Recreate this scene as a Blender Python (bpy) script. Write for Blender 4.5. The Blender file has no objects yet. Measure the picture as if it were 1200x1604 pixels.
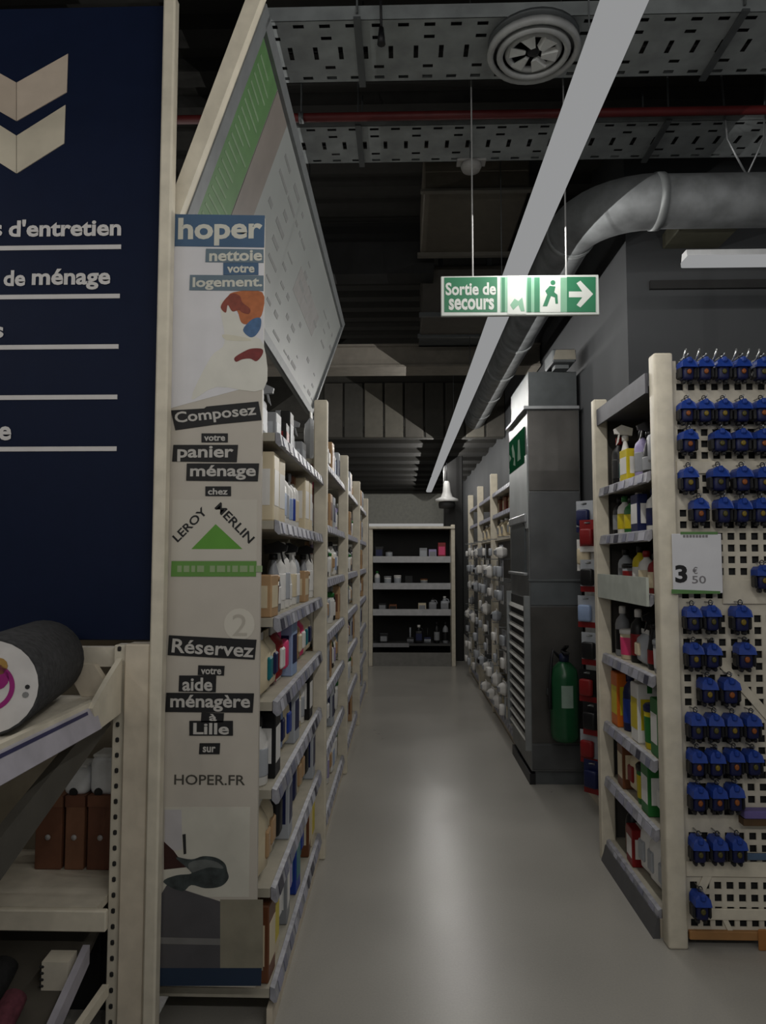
import bpy, bmesh, math, random
from mathutils import Vector, Matrix
random.seed(7)
PI = math.pi
SC = bpy.context.scene
COL = SC.collection

# ------------------------------------------------------------------ camera
W, H, F = 1200.0, 1604.0, 1110.0                     # the photograph's frame, focal length in pixels
PITCH = math.atan(73 / F)
YAW = math.atan(30 / F * math.cos(PITCH))
CAM = Vector((0, 0, 1.6))
cd = bpy.data.cameras.new('camera')
cam = bpy.data.objects.new('camera', cd)
COL.objects.link(cam)
cam.location = CAM
cam.rotation_euler = (PI / 2 + PITCH, 0, YAW)
cd.sensor_fit = 'VERTICAL'
cd.sensor_height = 36.0
cd.lens = 36.0 * F / H
cd.clip_start = 0.05
SC.camera = cam
FW = Vector((-math.sin(YAW) * math.cos(PITCH), math.cos(YAW) * math.cos(PITCH), math.sin(PITCH)))
RT = Vector((math.cos(YAW), math.sin(YAW), 0))
UP = RT.cross(FW)


def at(px, py, Y):
    """point of the plane Y = const that a pixel of the photograph shows"""
    d = FW * F + RT * (px - W / 2) - UP * (py - H / 2)
    return CAM + d * ((Y - CAM.y) / d.y)


# ------------------------------------------------------------------ world, light, exposure
SC.view_settings.view_transform = 'Standard'
SC.view_settings.look = 'None'
SC.view_settings.exposure = 0.0
SC.view_settings.gamma = 1.0
SC.view_settings.use_curve_mapping = False
world = bpy.data.worlds.new('world')
SC.world = world
world.use_nodes = True
bg = world.node_tree.nodes['Background']
bg.inputs[0].default_value = (0.9, 0.95, 1.0, 1)
bg.inputs[1].default_value = 0.10
LAMP_W = 5.0            # watts of each bulb in the linear fixtures
GLOW = 0.29             # brightness of the fixtures' diffusers


# ------------------------------------------------------------------ materials
def lin(c):
    return tuple((v / 255 / 12.92) if v / 255 <= .04045 else ((v / 255 + .055) / 1.055) ** 2.4 for v in c)


MATS = {}


def mat(name, rgb, rough=.6, metal=0.0, noise=.10, nscale=14.0, emit=0.0, spec=.4, bump=0.0):
    key = (name, rgb, rough, metal, emit)
    if key in MATS:
        return MATS[key]
    m = bpy.data.materials.new(name)
    m.use_nodes = True
    nt = m.node_tree
    b = nt.nodes['Principled BSDF']
    b.inputs['Roughness'].default_value = rough
    b.inputs['Metallic'].default_value = metal
    b.inputs['Specular IOR Level'].default_value = spec
    if emit:
        b.inputs['Base Color'].default_value = (.0, .0, .0, 1)
        b.inputs['Roughness'].default_value = 1
        b.inputs['Specular IOR Level'].default_value = 0
        b.inputs['Emission Color'].default_value = (*rgb, 1)
        b.inputs['Emission Strength'].default_value = emit
        MATS[key] = m
        return m
    tc = nt.nodes.new('ShaderNodeTexCoord')
    nz = nt.nodes.new('ShaderNodeTexNoise')
    nz.inputs['Scale'].default_value = nscale
    nz.inputs['Detail'].default_value = 4
    nt.links.new(tc.outputs['Object'], nz.inputs['Vector'])
    rp = nt.nodes.new('ShaderNodeValToRGB')
    lo = tuple(max(0, v * (1 - noise)) for v in rgb)
    hi = tuple(min(1, v * (1 + noise)) for v in rgb)
    rp.color_ramp.elements[0].color = (*lo, 1)
    rp.color_ramp.elements[1].color = (*hi, 1)
    rp.color_ramp.elements[0].position = .3
    rp.color_ramp.elements[1].position = .7
    nt.links.new(nz.outputs['Fac'], rp.inputs['Fac'])
    nt.links.new(rp.outputs['Color'], b.inputs['Base Color'])
    if bump:
        bp = nt.nodes.new('ShaderNodeBump')
        bp.inputs['Strength'].default_value = bump
        bp.inputs['Distance'].default_value = .01
        nt.links.new(nz.outputs['Fac'], bp.inputs['Height'])
        nt.links.new(bp.outputs['Normal'], b.inputs['Normal'])
    MATS[key] = m
    return m


CREAM = mat('cream_paint', (.66, .605, .49), .55)
CREAM2 = mat('cream_board', (.62, .57, .47), .6)
BEIGE = mat('beige_paint', (.64, .565, .45), .6)
RAIL = mat('rail_plastic', (.30, .30, .335), .45, 0, .3, 25)
STEEL = mat('galvanised_steel', (.28, .295, .30), .5, .5, .22, 5.0)
STEEL_D = mat('dark_steel', (.12, .13, .135), .5, .4)
SILVER = mat('silver_foil', (.20, .21, .217), .6, .45, .3, 9.0)
DARK = mat('dark_paint', (.018, .018, .018), .7)
CEIL = mat('ceiling_paint', (.035, .034, .031), .85)
GREYW = mat('grey_wall', (.055, .058, .062), .8, 0, .08, 2.5)
NAVY = mat('navy_board', (.0045, .0095, .031), .6, 0, .05, spec=.15)
WHITE = mat('white_paint', (.72, .73, .74), .5)
PRINTW = mat('white_print', (.66, .65, .67), .5, 0, .03)
INKW = mat('pale_ink', (.62, .60, .59), .6, 0, .04)
BLACK = mat('black_plastic', (.012, .012, .014), .45)
BLACKINK = mat('black_ink', (.010, .010, .011), .6)
GLOWM = mat('lamp_diffuser', (.98, .99, 1.0), .5, emit=GLOW)


def floor_material():
    m = bpy.data.materials.new('grey_resin_floor')
    m.use_nodes = True
    nt = m.node_tree
    b = nt.nodes['Principled BSDF']
    tc = nt.nodes.new('ShaderNodeTexCoord')
    n1 = nt.nodes.new('ShaderNodeTexNoise')
    n1.inputs['Scale'].default_value = 1.3
    n1.inputs['Detail'].default_value = 6
    n2 = nt.nodes.new('ShaderNodeTexNoise')
    n2.inputs['Scale'].default_value = 120
    n2.inputs['Detail'].default_value = 2
    mx = nt.nodes.new('ShaderNodeMix')
    mx.data_type = 'FLOAT'
    mx.inputs[0].default_value = .35
    r = nt.nodes.new('ShaderNodeValToRGB')
    r.color_ramp.elements[0].position = .3
    r.color_ramp.elements[1].position = .7
    r.color_ramp.elements[0].color = (.33, .315, .285, 1)
    r.color_ramp.elements[1].color = (.42, .40, .36, 1)
    nt.links.new(tc.outputs['Object'], n1.inputs['Vector'])
    nt.links.new(tc.outputs['Object'], n2.inputs['Vector'])
    nt.links.new(n1.outputs['Fac'], mx.inputs[2])
    nt.links.new(n2.outputs['Fac'], mx.inputs[3])
    nt.links.new(mx.outputs[0], r.inputs['Fac'])
    nt.links.new(r.outputs['Color'], b.inputs['Base Color'])
    r2 = nt.nodes.new('ShaderNodeMapRange')
    r2.inputs[3].default_value = .24
    r2.inputs[4].default_value = .36
    nt.links.new(n1.outputs['Fac'], r2.inputs[0])
    nt.links.new(r2.outputs[0], b.inputs['Roughness'])
    b.inputs['Specular IOR Level'].default_value = .45
    return m


# ------------------------------------------------------------------ mesh helpers
WLOC = {}


class MB:
    """collects shapes, builds one mesh object"""

    def __init__(self):
        self.v, self.f, self.mi, self.sm = [], [], [], []
        self.cur = 0

    def add(self, vs, fs, smooth=False):
        o = len(self.v)
        self.v += [tuple(p) for p in vs]
        self.f += [tuple(i + o for i in f) for f in fs]
        self.mi += [self.cur] * len(fs)
        self.sm += [smooth] * len(fs)
        return self

    def box(self, a, b):
        x0, y0, z0 = a
        x1, y1, z1 = b
        x0, x1 = min(x0, x1), max(x0, x1)
        y0, y1 = min(y0, y1), max(y0, y1)
        z0, z1 = min(z0, z1), max(z0, z1)
        vs = [(x0, y0, z0), (x1, y0, z0), (x1, y1, z0), (x0, y1, z0), (x0, y0, z1), (x1, y0, z1), (x1, y1, z1), (x0, y1, z1)]
        return self.add(vs, [(0, 3, 2, 1), (4, 5, 6, 7), (0, 1, 5, 4), (1, 2, 6, 5), (2, 3, 7, 6), (3, 0, 4, 7)])

    def rbox(self, a, b, r=.006, seg=1):
        bm = bmesh.new()
        bmesh.ops.create_cube(bm, size=1)
        lo = Vector([min(p, q) for p, q in zip(a, b)])
        hi = Vector([max(p, q) for p, q in zip(a, b)])
        for v in bm.verts:
            v.co = Vector([lo[i] + (v.co[i] + .5) * (hi[i] - lo[i]) for i in range(3)])
        r = min(r, .45 * min(hi - lo))
        bmesh.ops.bevel(bm, geom=list(bm.edges), offset=r, segments=seg, affect='EDGES', profile=.5)
        bm.verts.index_update()
        self.add([v.co[:] for v in bm.verts], [[v.index for v in f.verts] for f in bm.faces], seg > 1)
        bm.free()
        return self

    def tube(self, pts, r, seg=10, caps=True, smooth=True):
        pts = [Vector(p) for p in pts]
        rs = r if isinstance(r, (list, tuple)) else [r] * len(pts)
        vs, fs = [], []
        nrm = None
        for i, p in enumerate(pts):
            d = (pts[min(i + 1, len(pts) - 1)] - pts[max(i - 1, 0)]).normalized()
            if nrm is None:
                nrm = d.cross(Vector((0, 0, 1)))
                if nrm.length < 1e-3:
                    nrm = d.cross(Vector((1, 0, 0)))
            nrm = (nrm - d * nrm.dot(d)).normalized()
            bn = d.cross(nrm)
            for k in range(seg):
                a = 2 * PI * k / seg
                vs.append(p + (nrm * math.cos(a) + bn * math.sin(a)) * rs[i])
        n = len(pts)
        for i in range(n - 1):
            for k in range(seg):
                k2 = (k + 1) % seg
                fs.append((i * seg + k, (i + 1) * seg + k, (i + 1) * seg + k2, i * seg + k2))
        self.add(vs, fs, smooth)
        if caps:
            o = len(self.v) - len(vs)
            self.f += [tuple(o + k for k in range(seg)), tuple(o + (n - 1) * seg + seg - 1 - k for k in range(seg))]
            self.mi += [self.cur] * 2
            self.sm += [False] * 2
        return self

    def lathe(self, prof, c=(0, 0, 0), seg=14, sx=1, sy=1):
        vs, fs = [], []
        for (r, z) in prof:
            for k in range(seg):
                a = 2 * PI * k / seg
                vs.append((c[0] + r * sx * math.cos(a), c[1] + r * sy * math.sin(a), c[2] + z))
        for i in range(len(prof) - 1):
            for k in range(seg):
                k2 = (k + 1) % seg
                fs.append((i * seg + k, i * seg + k2, (i + 1) * seg + k2, (i + 1) * seg + k))
        fs.append(tuple(range(seg - 1, -1, -1)))
        fs.append(tuple((len(prof) - 1) * seg + k for k in range(seg)))
        return self.add(vs, fs, True)

    def prism(self, poly, ax, t):
        """closed polygon of 3-D points pushed by the vector ax*t"""
        n = len(poly)
        d = Vector(ax) * t
        vs = [Vector(p) for p in poly] + [Vector(p) + d for p in poly]
        fs = [tuple(range(n)), tuple(range(2 * n - 1, n - 1, -1))]
        fs += [(i, i + n, (i + 1) % n + n, (i + 1) % n) for i in range(n)]
        return self.add(vs, fs)

    def mesh(self, name, mats, off=(0, 0, 0)):
        me = bpy.data.meshes.new(name)
        me.from_pydata([(x - off[0], y - off[1], z - off[2]) for x, y, z in self.v], [], self.f)
        for m in (mats if isinstance(mats, (list, tuple)) else [mats]):
            me.materials.append(m)
        me.polygons.foreach_set('material_index', self.mi)
        me.polygons.foreach_set('use_smooth', self.sm)
        bm = bmesh.new()
        bm.from_mesh(me)
        bmesh.ops.recalc_face_normals(bm, faces=bm.faces)
        bm.to_mesh(me)
        bm.free()
        me.update()
        return me

    def build(self, name, mats, parent=None, loc=None):
        off = WLOC[parent.name] if parent else (loc or (0, 0, 0))
        o = bpy.data.objects.new(name, self.mesh(name, mats, off))
        COL.objects.link(o)
        if parent:
            o.parent = parent
        else:
            o.location = off
        WLOC[o.name] = tuple(off)
        return o


def tag(o, label, cat, group=None, kind=None):
    o['label'] = label
    o['category'] = cat
    if group:
        o['group'] = group
    if kind:
        o['kind'] = kind
    return o


def thing(name, label, cat, loc=(0, 0, 0), group=None):
    o = bpy.data.objects.new(name, None)
    o.empty_display_size = .05
    COL.objects.link(o)
    o.location = loc
    WLOC[o.name] = tuple(loc)
    return tag(o, label, cat, group)


def struct(name, mb, m, parent=None):
    o = mb.build(name, m, parent)
    if not parent:
        o['kind'] = 'structure'
    return o


TEXTS = {}


def text_shape(s, bold=.0):
    """outline of a word: vertices, faces and extents in its own plane"""
    if (s, bold) in TEXTS:
        return TEXTS[(s, bold)]
    cu = bpy.data.curves.new('word', 'FONT')
    cu.body = s
    cu.size = 1
    cu.offset = bold
    cu.resolution_u = 3
    cu.extrude = 0
    ob = bpy.data.objects.new('word', cu)
    COL.objects.link(ob)
    dg = bpy.context.evaluated_depsgraph_get()
    dg.update()
    me = bpy.data.meshes.new_from_object(ob.evaluated_get(dg))
    vs = [v.co.copy() for v in me.vertices]
    fs = [tuple(p.vertices) for p in me.polygons]
    bpy.data.objects.remove(ob)
    bpy.data.meshes.remove(me)
    bpy.data.curves.remove(cu)
    xs = [v.x for v in vs]
    ys = [v.y for v in vs]
    TEXTS[(s, bold)] = (vs, fs, min(xs), max(xs), min(ys), max(ys))
    return TEXTS[(s, bold)]


def word(mb, s, p00, p10, p01, bold=.02, lift=(0, 0, 0)):
    """word fitted between its lower-left, lower-right and upper-left corners"""
    vs, fs, x0, x1, y0, y1 = text_shape(s, bold)
    p00, p10, p01 = Vector(p00), Vector(p10), Vector(p01)
    u, v = p10 - p00, p01 - p00
    L = Vector(lift)
    mb.add([p00 + u * ((c.x - x0) / (x1 - x0)) + v * ((c.y - y0) / (y1 - y0)) + L for c in vs], fs)


# ------------------------------------------------------------------ lamps in the linear fixtures
def linear_light(label, p0, p1, bulbs, width=.125, watts=LAMP_W, nseg=1, wire_top=None):
    p0, p1 = Vector(p0), Vector(p1)
    d = (p1 - p0).normalized()
    s = Vector((0, 0, 1)).cross(d) * (width / 2)
    t = thing('linear_light', label, 'ceiling light', p0, 'linear ceiling lights')
    mb = MB()
    up = Vector((0, 0, .015))
    mb.prism([p0 - s * .8 + up, p0 + s * .8 + up, p0 + s * .6 + up * 3.4, p0 - s * .6 + up * 3.4], d, (p1 - p0).length)
    mb.build('housing', WHITE, t)
    L = (p1 - p0).length
    for k in range(nseg):
        a = p0 + d * (L * k / nseg + .0005)
        ll = L / nseg - .001
        mb = MB()
        mb.prism([a - s + up, a - s * .92 - up * .6, a - s * .6 - up * 1.2, a + s * .6 - up * 1.2, a + s * .92 - up * .6, a + s + up], d, ll)
        mb.build('diffuser', GLOWM, t)
    n = max(2, int(L / 1.9))
    for k in range(n):
        a = p0 + d * (L * (k + .5) / n)
        MB().tube([a + up * 3.3, (a.x, a.y, wire_top or ceiling_z(a.y, a.x) - .005)], .003, 5).build('suspension_wire', STEEL_D, t)
    for k in range(bulbs):
        a = p0 + d * (L * (k + .5) / bulbs)
        ld = bpy.data.lights.new('lamp_bulb', 'POINT')
        ld.energy = watts
        ld.color = (1.0, .975, .93)
        ld.shadow_soft_size = 0
        lo = bpy.data.objects.new('lamp_bulb', ld)
        COL.objects.link(lo)
        lo.parent = t
        lo.location = a - p0 - Vector((0, 0, .05))
    return t


def ceiling_z(y, x=9):
    if .1 < x < .9 and 4.25 < y < 5.26:
        return 3.87                                   # a duct box hangs there
    if .1 < x < .9 and 5.5 < y < 6.2:
        return 3.53
    return 4.2 if y < 9.0 else 3.22


# ------------------------------------------------------------------ shell
mb = MB()
mb.box((-6, -3, -.1), (5, 18.2, 0))
struct('floor', mb, floor_material())


def ribbed(y0, y1, z, pitch, dep, x0=-6, x1=5):
    vs, fs = [], []
    n = int((y1 - y0) / pitch)
    k = 0
    for i in range(n):
        y = y0 + i * pitch
        for (dy, dz) in ((0, 0), (.42, 0), (.5, dep), (.92, dep)):
            vs += [(x0, y + dy * pitch, z + dz), (x1, y + dy * pitch, z + dz)]
            k += 1
    vs += [(x0, y1, z), (x1, y1, z)]
    k += 1
    fs = [(2 * i, 2 * i + 1, 2 * i + 3, 2 * i + 2) for i in range(k - 1)]
    return MB().add(vs, fs).box((x0, y0, z + dep + .02), (x1, y1, z + dep + .1))


struct('ceiling', ribbed(-3, 9.0, 4.2, .30, .06), CEIL)
struct('ceiling_low', ribbed(9.0, 18.2, 3.22, .9, .05), CEIL)
mb = MB()
mb.box((-6, 18, 0), (5, 18.2, 3.4))
struct('wall_back', mb, mat('pale_end_wall', (.62, .62, .56), .8))
mb = MB()
mb.box((-6.2, -3, 0), (-6, 18.2, 4.4))
struct('wall_left', mb, GREYW)
mb = MB()
mb.box((1.32, 4.1, 0), (1.5, 18.0, 4.3))
struct('wall_right', mb, GREYW)
mb = MB()
mb.box((1.5, 4.1, 0), (5, 4.3, 4.3))
struct('wall_front_right', mb, GREYW)
mb = MB()
mb.box((1.45, 4.075, 3.17), (5, 4.1, 3.22))
struct('trim_1', mb, DARK)
# bulkhead where the ceiling drops, faced with upright sheets
bk = struct('trim_2', MB().box((-6, 9.02, 3.14), (1.3, 9.12, 4.25)), mat('bulkhead', (.05, .048, .042), .8))
SHEET = [mat('sheet_a', (.075, .07, .06), .7), mat('sheet_b', (.12, .112, .092), .6), mat('sheet_c', (.055, .053, .046), .75)]
for i in range(9):
    x = -1.0 + i * .26
    MB().rbox((x, 8.985, 3.15), (x + .235, 9.02, 3.86), .008).build('panel', SHEET[(i * 2 + i // 3) % 3], bk)
# beam across the hall
bmx = struct('trim_3', MB().box((-6, 6.6, 3.42), (1.3, 6.85, 3.60)), mat('beam_paint', (.21, .19, .16), .7))
MB().box((-6, 6.56, 3.40), (1.3, 6.89, 3.42)).box((-6, 6.56, 3.60), (1.3, 6.89, 3.62)).build('flange', mat('beam_paint', (.21, .19, .16), .7), bmx)
b2 = struct('trim_4', MB().box((-6, 2.22, 3.86), (5, 2.42, 4.2)), DARK)
MB().box((-6, 2.18, 3.84), (5, 2.46, 3.86)).build('flange', DARK, b2)
for x in (-.42, .0, .62):
    MB().rbox((x, 2.60, 4.02), (x + .22, 2.66, 4.10), .006).build('clip', mat('clip_grey', (.25, .24, .22), .6), b2)
b3 = struct('trim_5', MB().box((-6, 5.35, 3.80), (.25, 5.55, 4.2)), DARK)

# lights
for x, y0, y1, nb, lab in ((0.588, -.8, 8.96, 8, 'long glowing linear light hanging over the aisle behind the exit sign'),
                           (0.588, 8.98, 12.6, 3, 'glowing linear light joined to the far end of the long one over the aisle'),
                           (0.588, 12.75, 15.4, 2, 'short glowing linear light, separate, farthest over the aisle')):
    linear_light(lab, (x, y0, 3.06), (x, y1, 3.06), nb * 3, .125, LAMP_W, nb)
linear_light('glowing linear light across the grey wall above the wire grid panel', (1.40, 3.46, 3.065), (3.2, 3.46, 3.065), 3, .095, LAMP_W * .25, 1, 3.218)
linear_light('linear light over the next aisle behind the navy board', (-2.4, -.8, 3.06), (-2.4, 8.9, 3.06), 14, .125, LAMP_W, 7)
linear_light('added unseen linear light across the hall behind the camera for front light', (-3.0, -1.0, 3.06), (3.0, -1.0, 3.06), 12, .125, LAMP_W * 1.75, 4)  # added fixture, out of view, to brighten faces turned to the camera

# ------------------------------------------------------------------ perforated cable trays, pipe, ducts
def tray(label, y0, y1, z, x0, x1):
    t = thing('cable_tray', label, 'cable tray', (x0, y0, z), 'perforated cable trays')
    xs, hol = [], []
    x = x0
    k = 0
    while x < x1 - .1:
        for w, h in ((.022, 0), (.045, 1), (.022, 0), (.02, 2)):
            xs.append((x, x + w, h))
            x += w
    D = y1 - y0
    rows = [(.0, .06, 0), (.06, .11, 1), (.11, .24, 0), (.24, .29, 3), (.29, .40, 0), (.40, .60, 2), (.60, .71, 0), (.71, .76, 3), (.76, .89, 0), (.89, .94, 1), (.94, 1.0, 0)]
    m_ = MB()
    ci = 0
    for (a, b, h) in xs:
        if h == 1:
            ci += 1
        for (u, v, r) in rows:
            hole = (h == 1 and r in (1,)) or (h == 2 and r == 2) or (h == 1 and r == 3 and ci % 2)
            if not hole:
                m_.add([(a, y0 + u * D, z), (b, y0 + u * D, z), (b, y0 + v * D, z), (a, y0 + v * D, z)], [(0, 1, 2, 3)])
    xe = xs[-1][1]
    m_.build('perforated_plate', mat('tray_zinc', (.33, .355, .36), .55, .2, .2, 8), t)
    for yy in (y0, y1 - .004):
        MB().box((x0, yy, z), (xe, yy + .004, z + .06)).build('side_flange', mat('tray_zinc', (.33, .355, .36), .55, .2, .2, 8), t)
    for xx in (x0 + .4, (x0 + xe) / 2, xe - .4):
        MB().tube([(xx, y0 - .01, z + .02), (xx, y0 - .01, 4.2)], .005, 6).tube([(xx, y1 + .01, z + .02), (xx, y1 + .01, 4.2)], .005, 6).box((xx - .015, y0 - .02, z - .012), (xx + .015, y1 + .02, z - .001)).build('hanger', STEEL_D, t)
    # cables lying in the tray
    for q in range(4):
        yy = y0 + .06 + q * .07
        MB().tube([(x0, yy, z + .02), (xe, yy + .01, z + .02)], .012, 6).build('cable', BLACK, t)


tray('wide perforated grey cable tray closest overhead, above the round diffuser', 2.757, 3.137, 3.80, -.58, 3.4)
tray('perforated grey cable tray just beyond the red pipe', 3.471, 3.81, 3.80, -.62, 3.4)
t = thing('sprinkler_pipe', 'thin dark red sprinkler pipe running between the two cable trays', 'pipe', (-2.5, 3.42, 3.79))
MB().tube([(-2.5, 3.395, 3.80), (3.5, 3.395, 3.80)], .021, 12).build('pipe_run', mat('red_pipe', (.10, .012, .012), .5), t)
for x in (-.5, .9, 2.2):
    MB().tube([(x, 3.395, 3.82), (x, 3.395, 4.2)], .005, 6).tube([(x - .012, 3.395, 3.80), (x + .012, 3.395, 3.80)], .027, 12).build('hanger', STEEL_D, t)
mb = MB()
mb.tube([(-.083, 2.715, 4.18), (-.083, 2.715, 3.86), (-.08, 2.715, 3.73)], .006, 6)
o = mb.tube([(-.08, 2.715, 3.73), (-.08, 2.715, 3.66)], [.010, .017], 8).build('drop_cable', BLACK, None, (-.083, 2.715, 3.66))
tag(o, 'black cable end dangling below the closest cable tray', 'cable')
# round ceiling diffuser
c = Vector((.557, 2.872, 3.735))
t = thing('round_diffuser', 'round grey ceiling diffuser with concentric rings under the closest cable tray', 'diffuser', c)
DG = mat('diffuser_grey', (.50, .51, .51), .5, .1, .15, 10)
for r, z in ((.19, .0), (.150, -.006), (.115, .004)):
    MB().lathe([(r, .012), (r + .004, -.006), (r - .006, -.02), (r - .022, -.012), (r - .022, .0), (r - .012, .012)], c + Vector((0, 0, z)), 32).build('ring', DG, t)
mb = MB()
mb.lathe([(.19, .045), (.19, .03), (.10, .028)], c, 28)
mb.build('back_plate', STEEL_D, t)
for k in range(6):
    a = k * PI / 3
    e = Vector((math.cos(a), math.sin(a), 0))
    n = Vector((-e.y, e.x, 0))
    p = c + e * .035
    q = c + e * .10
    MB().prism([p - n * .010, q - n * .030, q + n * .03, p + n * .010], Vector((0, 0, -1)) + n * .8, .016).build('vane', mat('vane_pale', (.80, .81, .80), .5), t)
MB().lathe([(.03, .02), (.028, -.004), (.015, -.012), (.004, -.014)], c, 14).build('hub', BLACK, t)
MB().tube([c + Vector((0, 0, .04)), (c.x, c.y, 3.795)], .06, 12).build('duct_neck', STEEL_D, t)

# smoke detector below second tray
p = at(738, 262, 3.62)
t = thing('smoke_detector', 'small pale bracket-mounted detector below the far cable tray', 'detector', p)
MB().lathe([(.05, .02), (.055, .0), (.045, -.02), (.02, -.028)], p, 18).build('housing', mat('pale_grey', (.33, .32, .31), .6), t)
MB().box((p.x - .075, p.y - .03, p.z + .02), (p.x + .075, p.y + .03, p.z + .032)).build('bracket', mat('pale_grey', (.33, .32, .31), .6), t)
MB().tube([(p.x, p.y, p.z + .03), (p.x, p.y, 3.796)], .008, 6).build('stem', STEEL_D, t)

# silver round duct with elbow
R = .128
zc = 3.375
xb, ya = .93, 3.46
t = thing('round_duct', 'silver round air duct bending from the wall side to run along the aisle', 'duct', (xb, ya, zc))
pts = []
er = .34
for k in range(9):
    a = k / 8 * PI / 2
    pts.append((xb + er - er * math.sin(a), ya + er - er * math.cos(a) , zc))
el = [(xb + er, ya, zc)] + pts[1:-1] + [(xb, ya + er, zc)]
MB().tube(el, R * 1.03, 24, False).build('elbow', SILVER, t)
x = xb + er
while x < 4.2:
    MB().tube([(x, ya, zc), (x + .62, ya, zc)], R, 24, False).build('duct_section', SILVER, t)
    MB().tube([(x - .02, ya, zc), (x + .02, ya, zc)], R * 1.07, 24, True).build('joint_band', STEEL, t)
    x += .62
y = ya + er
while y < 9.8:
    MB().tube([(xb, y, zc), (xb - .0, y + .9, zc)], R, 24, False).build('duct_section', SILVER, t)
    MB().tube([(xb, y - .02, zc), (xb, y + .02, zc)], R * 1.07, 24, True).build('joint_band', STEEL, t)
    y += .9
for x in (1.72, 2.6):
    MB().tube([(x, ya, zc + R), (x - .09, ya, zc + R + .19), (x - .12, ya, 4.2)], .005, 6).tube([(x, ya, zc + R), (x + .09, ya, zc + R + .19), (x + .12, ya, 4.2)], .005, 6).build('hanger_wire', mat('wire_pale', (.3, .31, .32), .4, .6), t)
for yy in (5.2, 7.4):
    MB().tube([(xb, yy, zc + R), (xb, yy, ceiling_z(yy))], .006, 6).build('hanger_wire', STEEL_D, t)
# rectangular boxes under the dark deck
t = thing('ceiling_duct', 'flat tan rectangular duct box fixed under the dark ceiling beyond the trays', 'duct', (.45, 4.4, 3.86))
MB().rbox((.14, 4.30, 3.90), (.80, 5.22, 4.2), .01).build('body', mat('tan_sheet', (.10, .088, .068), .6), t)
MB().box((.12, 5.20, 3.87), (.82, 5.24, 3.90)).box((.12, 4.28, 3.885), (.82, 4.32, 3.90)).build('flange', mat('tan_sheet2', (.14, .13, .11), .6), t)
t = thing('ceiling_duct', 'lower dark duct box behind the exit sign under the ceiling', 'duct', (.45, 5.8, 3.6))
MB().rbox((.16, 5.56, 3.55), (.86, 6.1, 3.95), .01).build('body', mat('brown_sheet', (.075, .068, .058), .6), t)
MB().box((.14, 5.54, 3.53), (.88, 5.58, 3.56)).box((.14, 6.08, 3.53), (.88, 6.12, 3.56)).build('flange', STEEL_D, t)
MB().box((.16, 6.1, 3.6), (.86, 6.6, 3.62)).box((.3, 5.7, 3.95), (.34, 5.74, 4.2)).box((.7, 5.7, 3.95), (.74, 5.74, 4.2)).build('support', STEEL_D, t)
t = thing('ceiling_vent', 'flat olive air grille fixed to the wall above the far linear light', 'vent', (2.1, 4.0, 3.42))
q0, q1 = at(1058, 366, 3.9), at(1150, 340, 3.9)
MB().rbox((q0.x, 3.86, q0.z), (q1.x, 4.1, q1.z), .006).build('frame', mat('olive_sheet', (.06, .058, .04), .6), t)
for k in range(4):
    z = q0.z + .012 + k * (q1.z - q0.z - .02) / 4
    MB().box((q0.x + .01, 3.85, z), (q1.x - .01, 3.86, z + .008)).build('slat', STEEL_D, t)

# ------------------------------------------------------------------ products (built once at the origin, front facing -Y, copied with obj.copy())
def cmat(rgb, rough=.42):
    return mat('product_%02x%02x%02x' % rgb, tuple(round(v, 4) for v in lin(rgb)), rough, 0, .06)


HUES = {'white': (226, 224, 220), 'cream': (214, 200, 170), 'grey': (140, 142, 146), 'black': (22, 22, 24), 'yellow': (206, 186, 30), 'blue': (34, 62, 150),
        'navy': (22, 30, 74), 'red': (134, 26, 28), 'pink': (226, 70, 120), 'green': (40, 110, 50), 'teal': (20, 110, 120), 'brown': (110, 66, 40),
        'orange': (206, 104, 30), 'silver': (170, 174, 180), 'tan': (180, 146, 108), 'lilac': (160, 150, 190), 'pale blue': (150, 170, 205)}


def parts_bottle():
    a, b, l = MB(), MB(), MB()
    a.lathe([(.036, 0), (.040, .006), (.040, .165), (.034, .190), (.016, .212), (.014, .226)], seg=14)
    b.lathe([(.019, .222), (.019, .256), (.015, .262)], seg=12)
    l.lathe([(.0408, .035), (.0412, .04), (.0412, .135), (.0408, .14)], seg=14)
    return [('body', a), ('cap', b), ('label_band', l)]


def parts_spray():
    a, b, l, c = MB(), MB(), MB(), MB()
    a.lathe([(.044, 0), (.048, .008), (.047, .10), (.036, .15), (.018, .195), (.015, .215)], seg=14, sx=1, sy=.68)
    b.lathe([(.018, .21), (.018, .235)], seg=12)
    b.prism([(-.010, .035, .235), (-.010, -.055, .245), (-.010, -.060, .268), (-.010, -.02, .288), (-.010, .04, .27)], (1, 0, 0), .020)
    c.prism([(-.005, -.028, .243), (-.005, -.036, .205), (-.005, -.048, .190), (-.005, -.040, .225), (-.005, -.036, .245)], (1, 0, 0), .010)
    l.lathe([(.0484, .03), (.0486, .034), (.0482, .095), (.0478, .1)], seg=14, sx=1, sy=.69)
    return [('body', a), ('spray_head', b), ('label_band', l), ('trigger', c)]


def parts_carton():
    a, b, l = MB(), MB(), MB()
    a.rbox((-.055, -.06, 0), (.055, .06, .20), .004)
    b.box((-.0555, -.012, .198), (.0555, .012, .2012)).box((-.0562, -.012, .17), (-.055, .012, .2012)).box((.055, -.012, .17), (.0562, .012, .2012))
    l.box((-.045, -.0612, .045), (.045, -.06, .15)).box((.055, -.045, .045), (.0562, .045, .15)).box((-.0562, -.045, .045), (-.055, .045, .15))
    return [('box_body', a), ('tape', b), ('printed_panel', l)]


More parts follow.
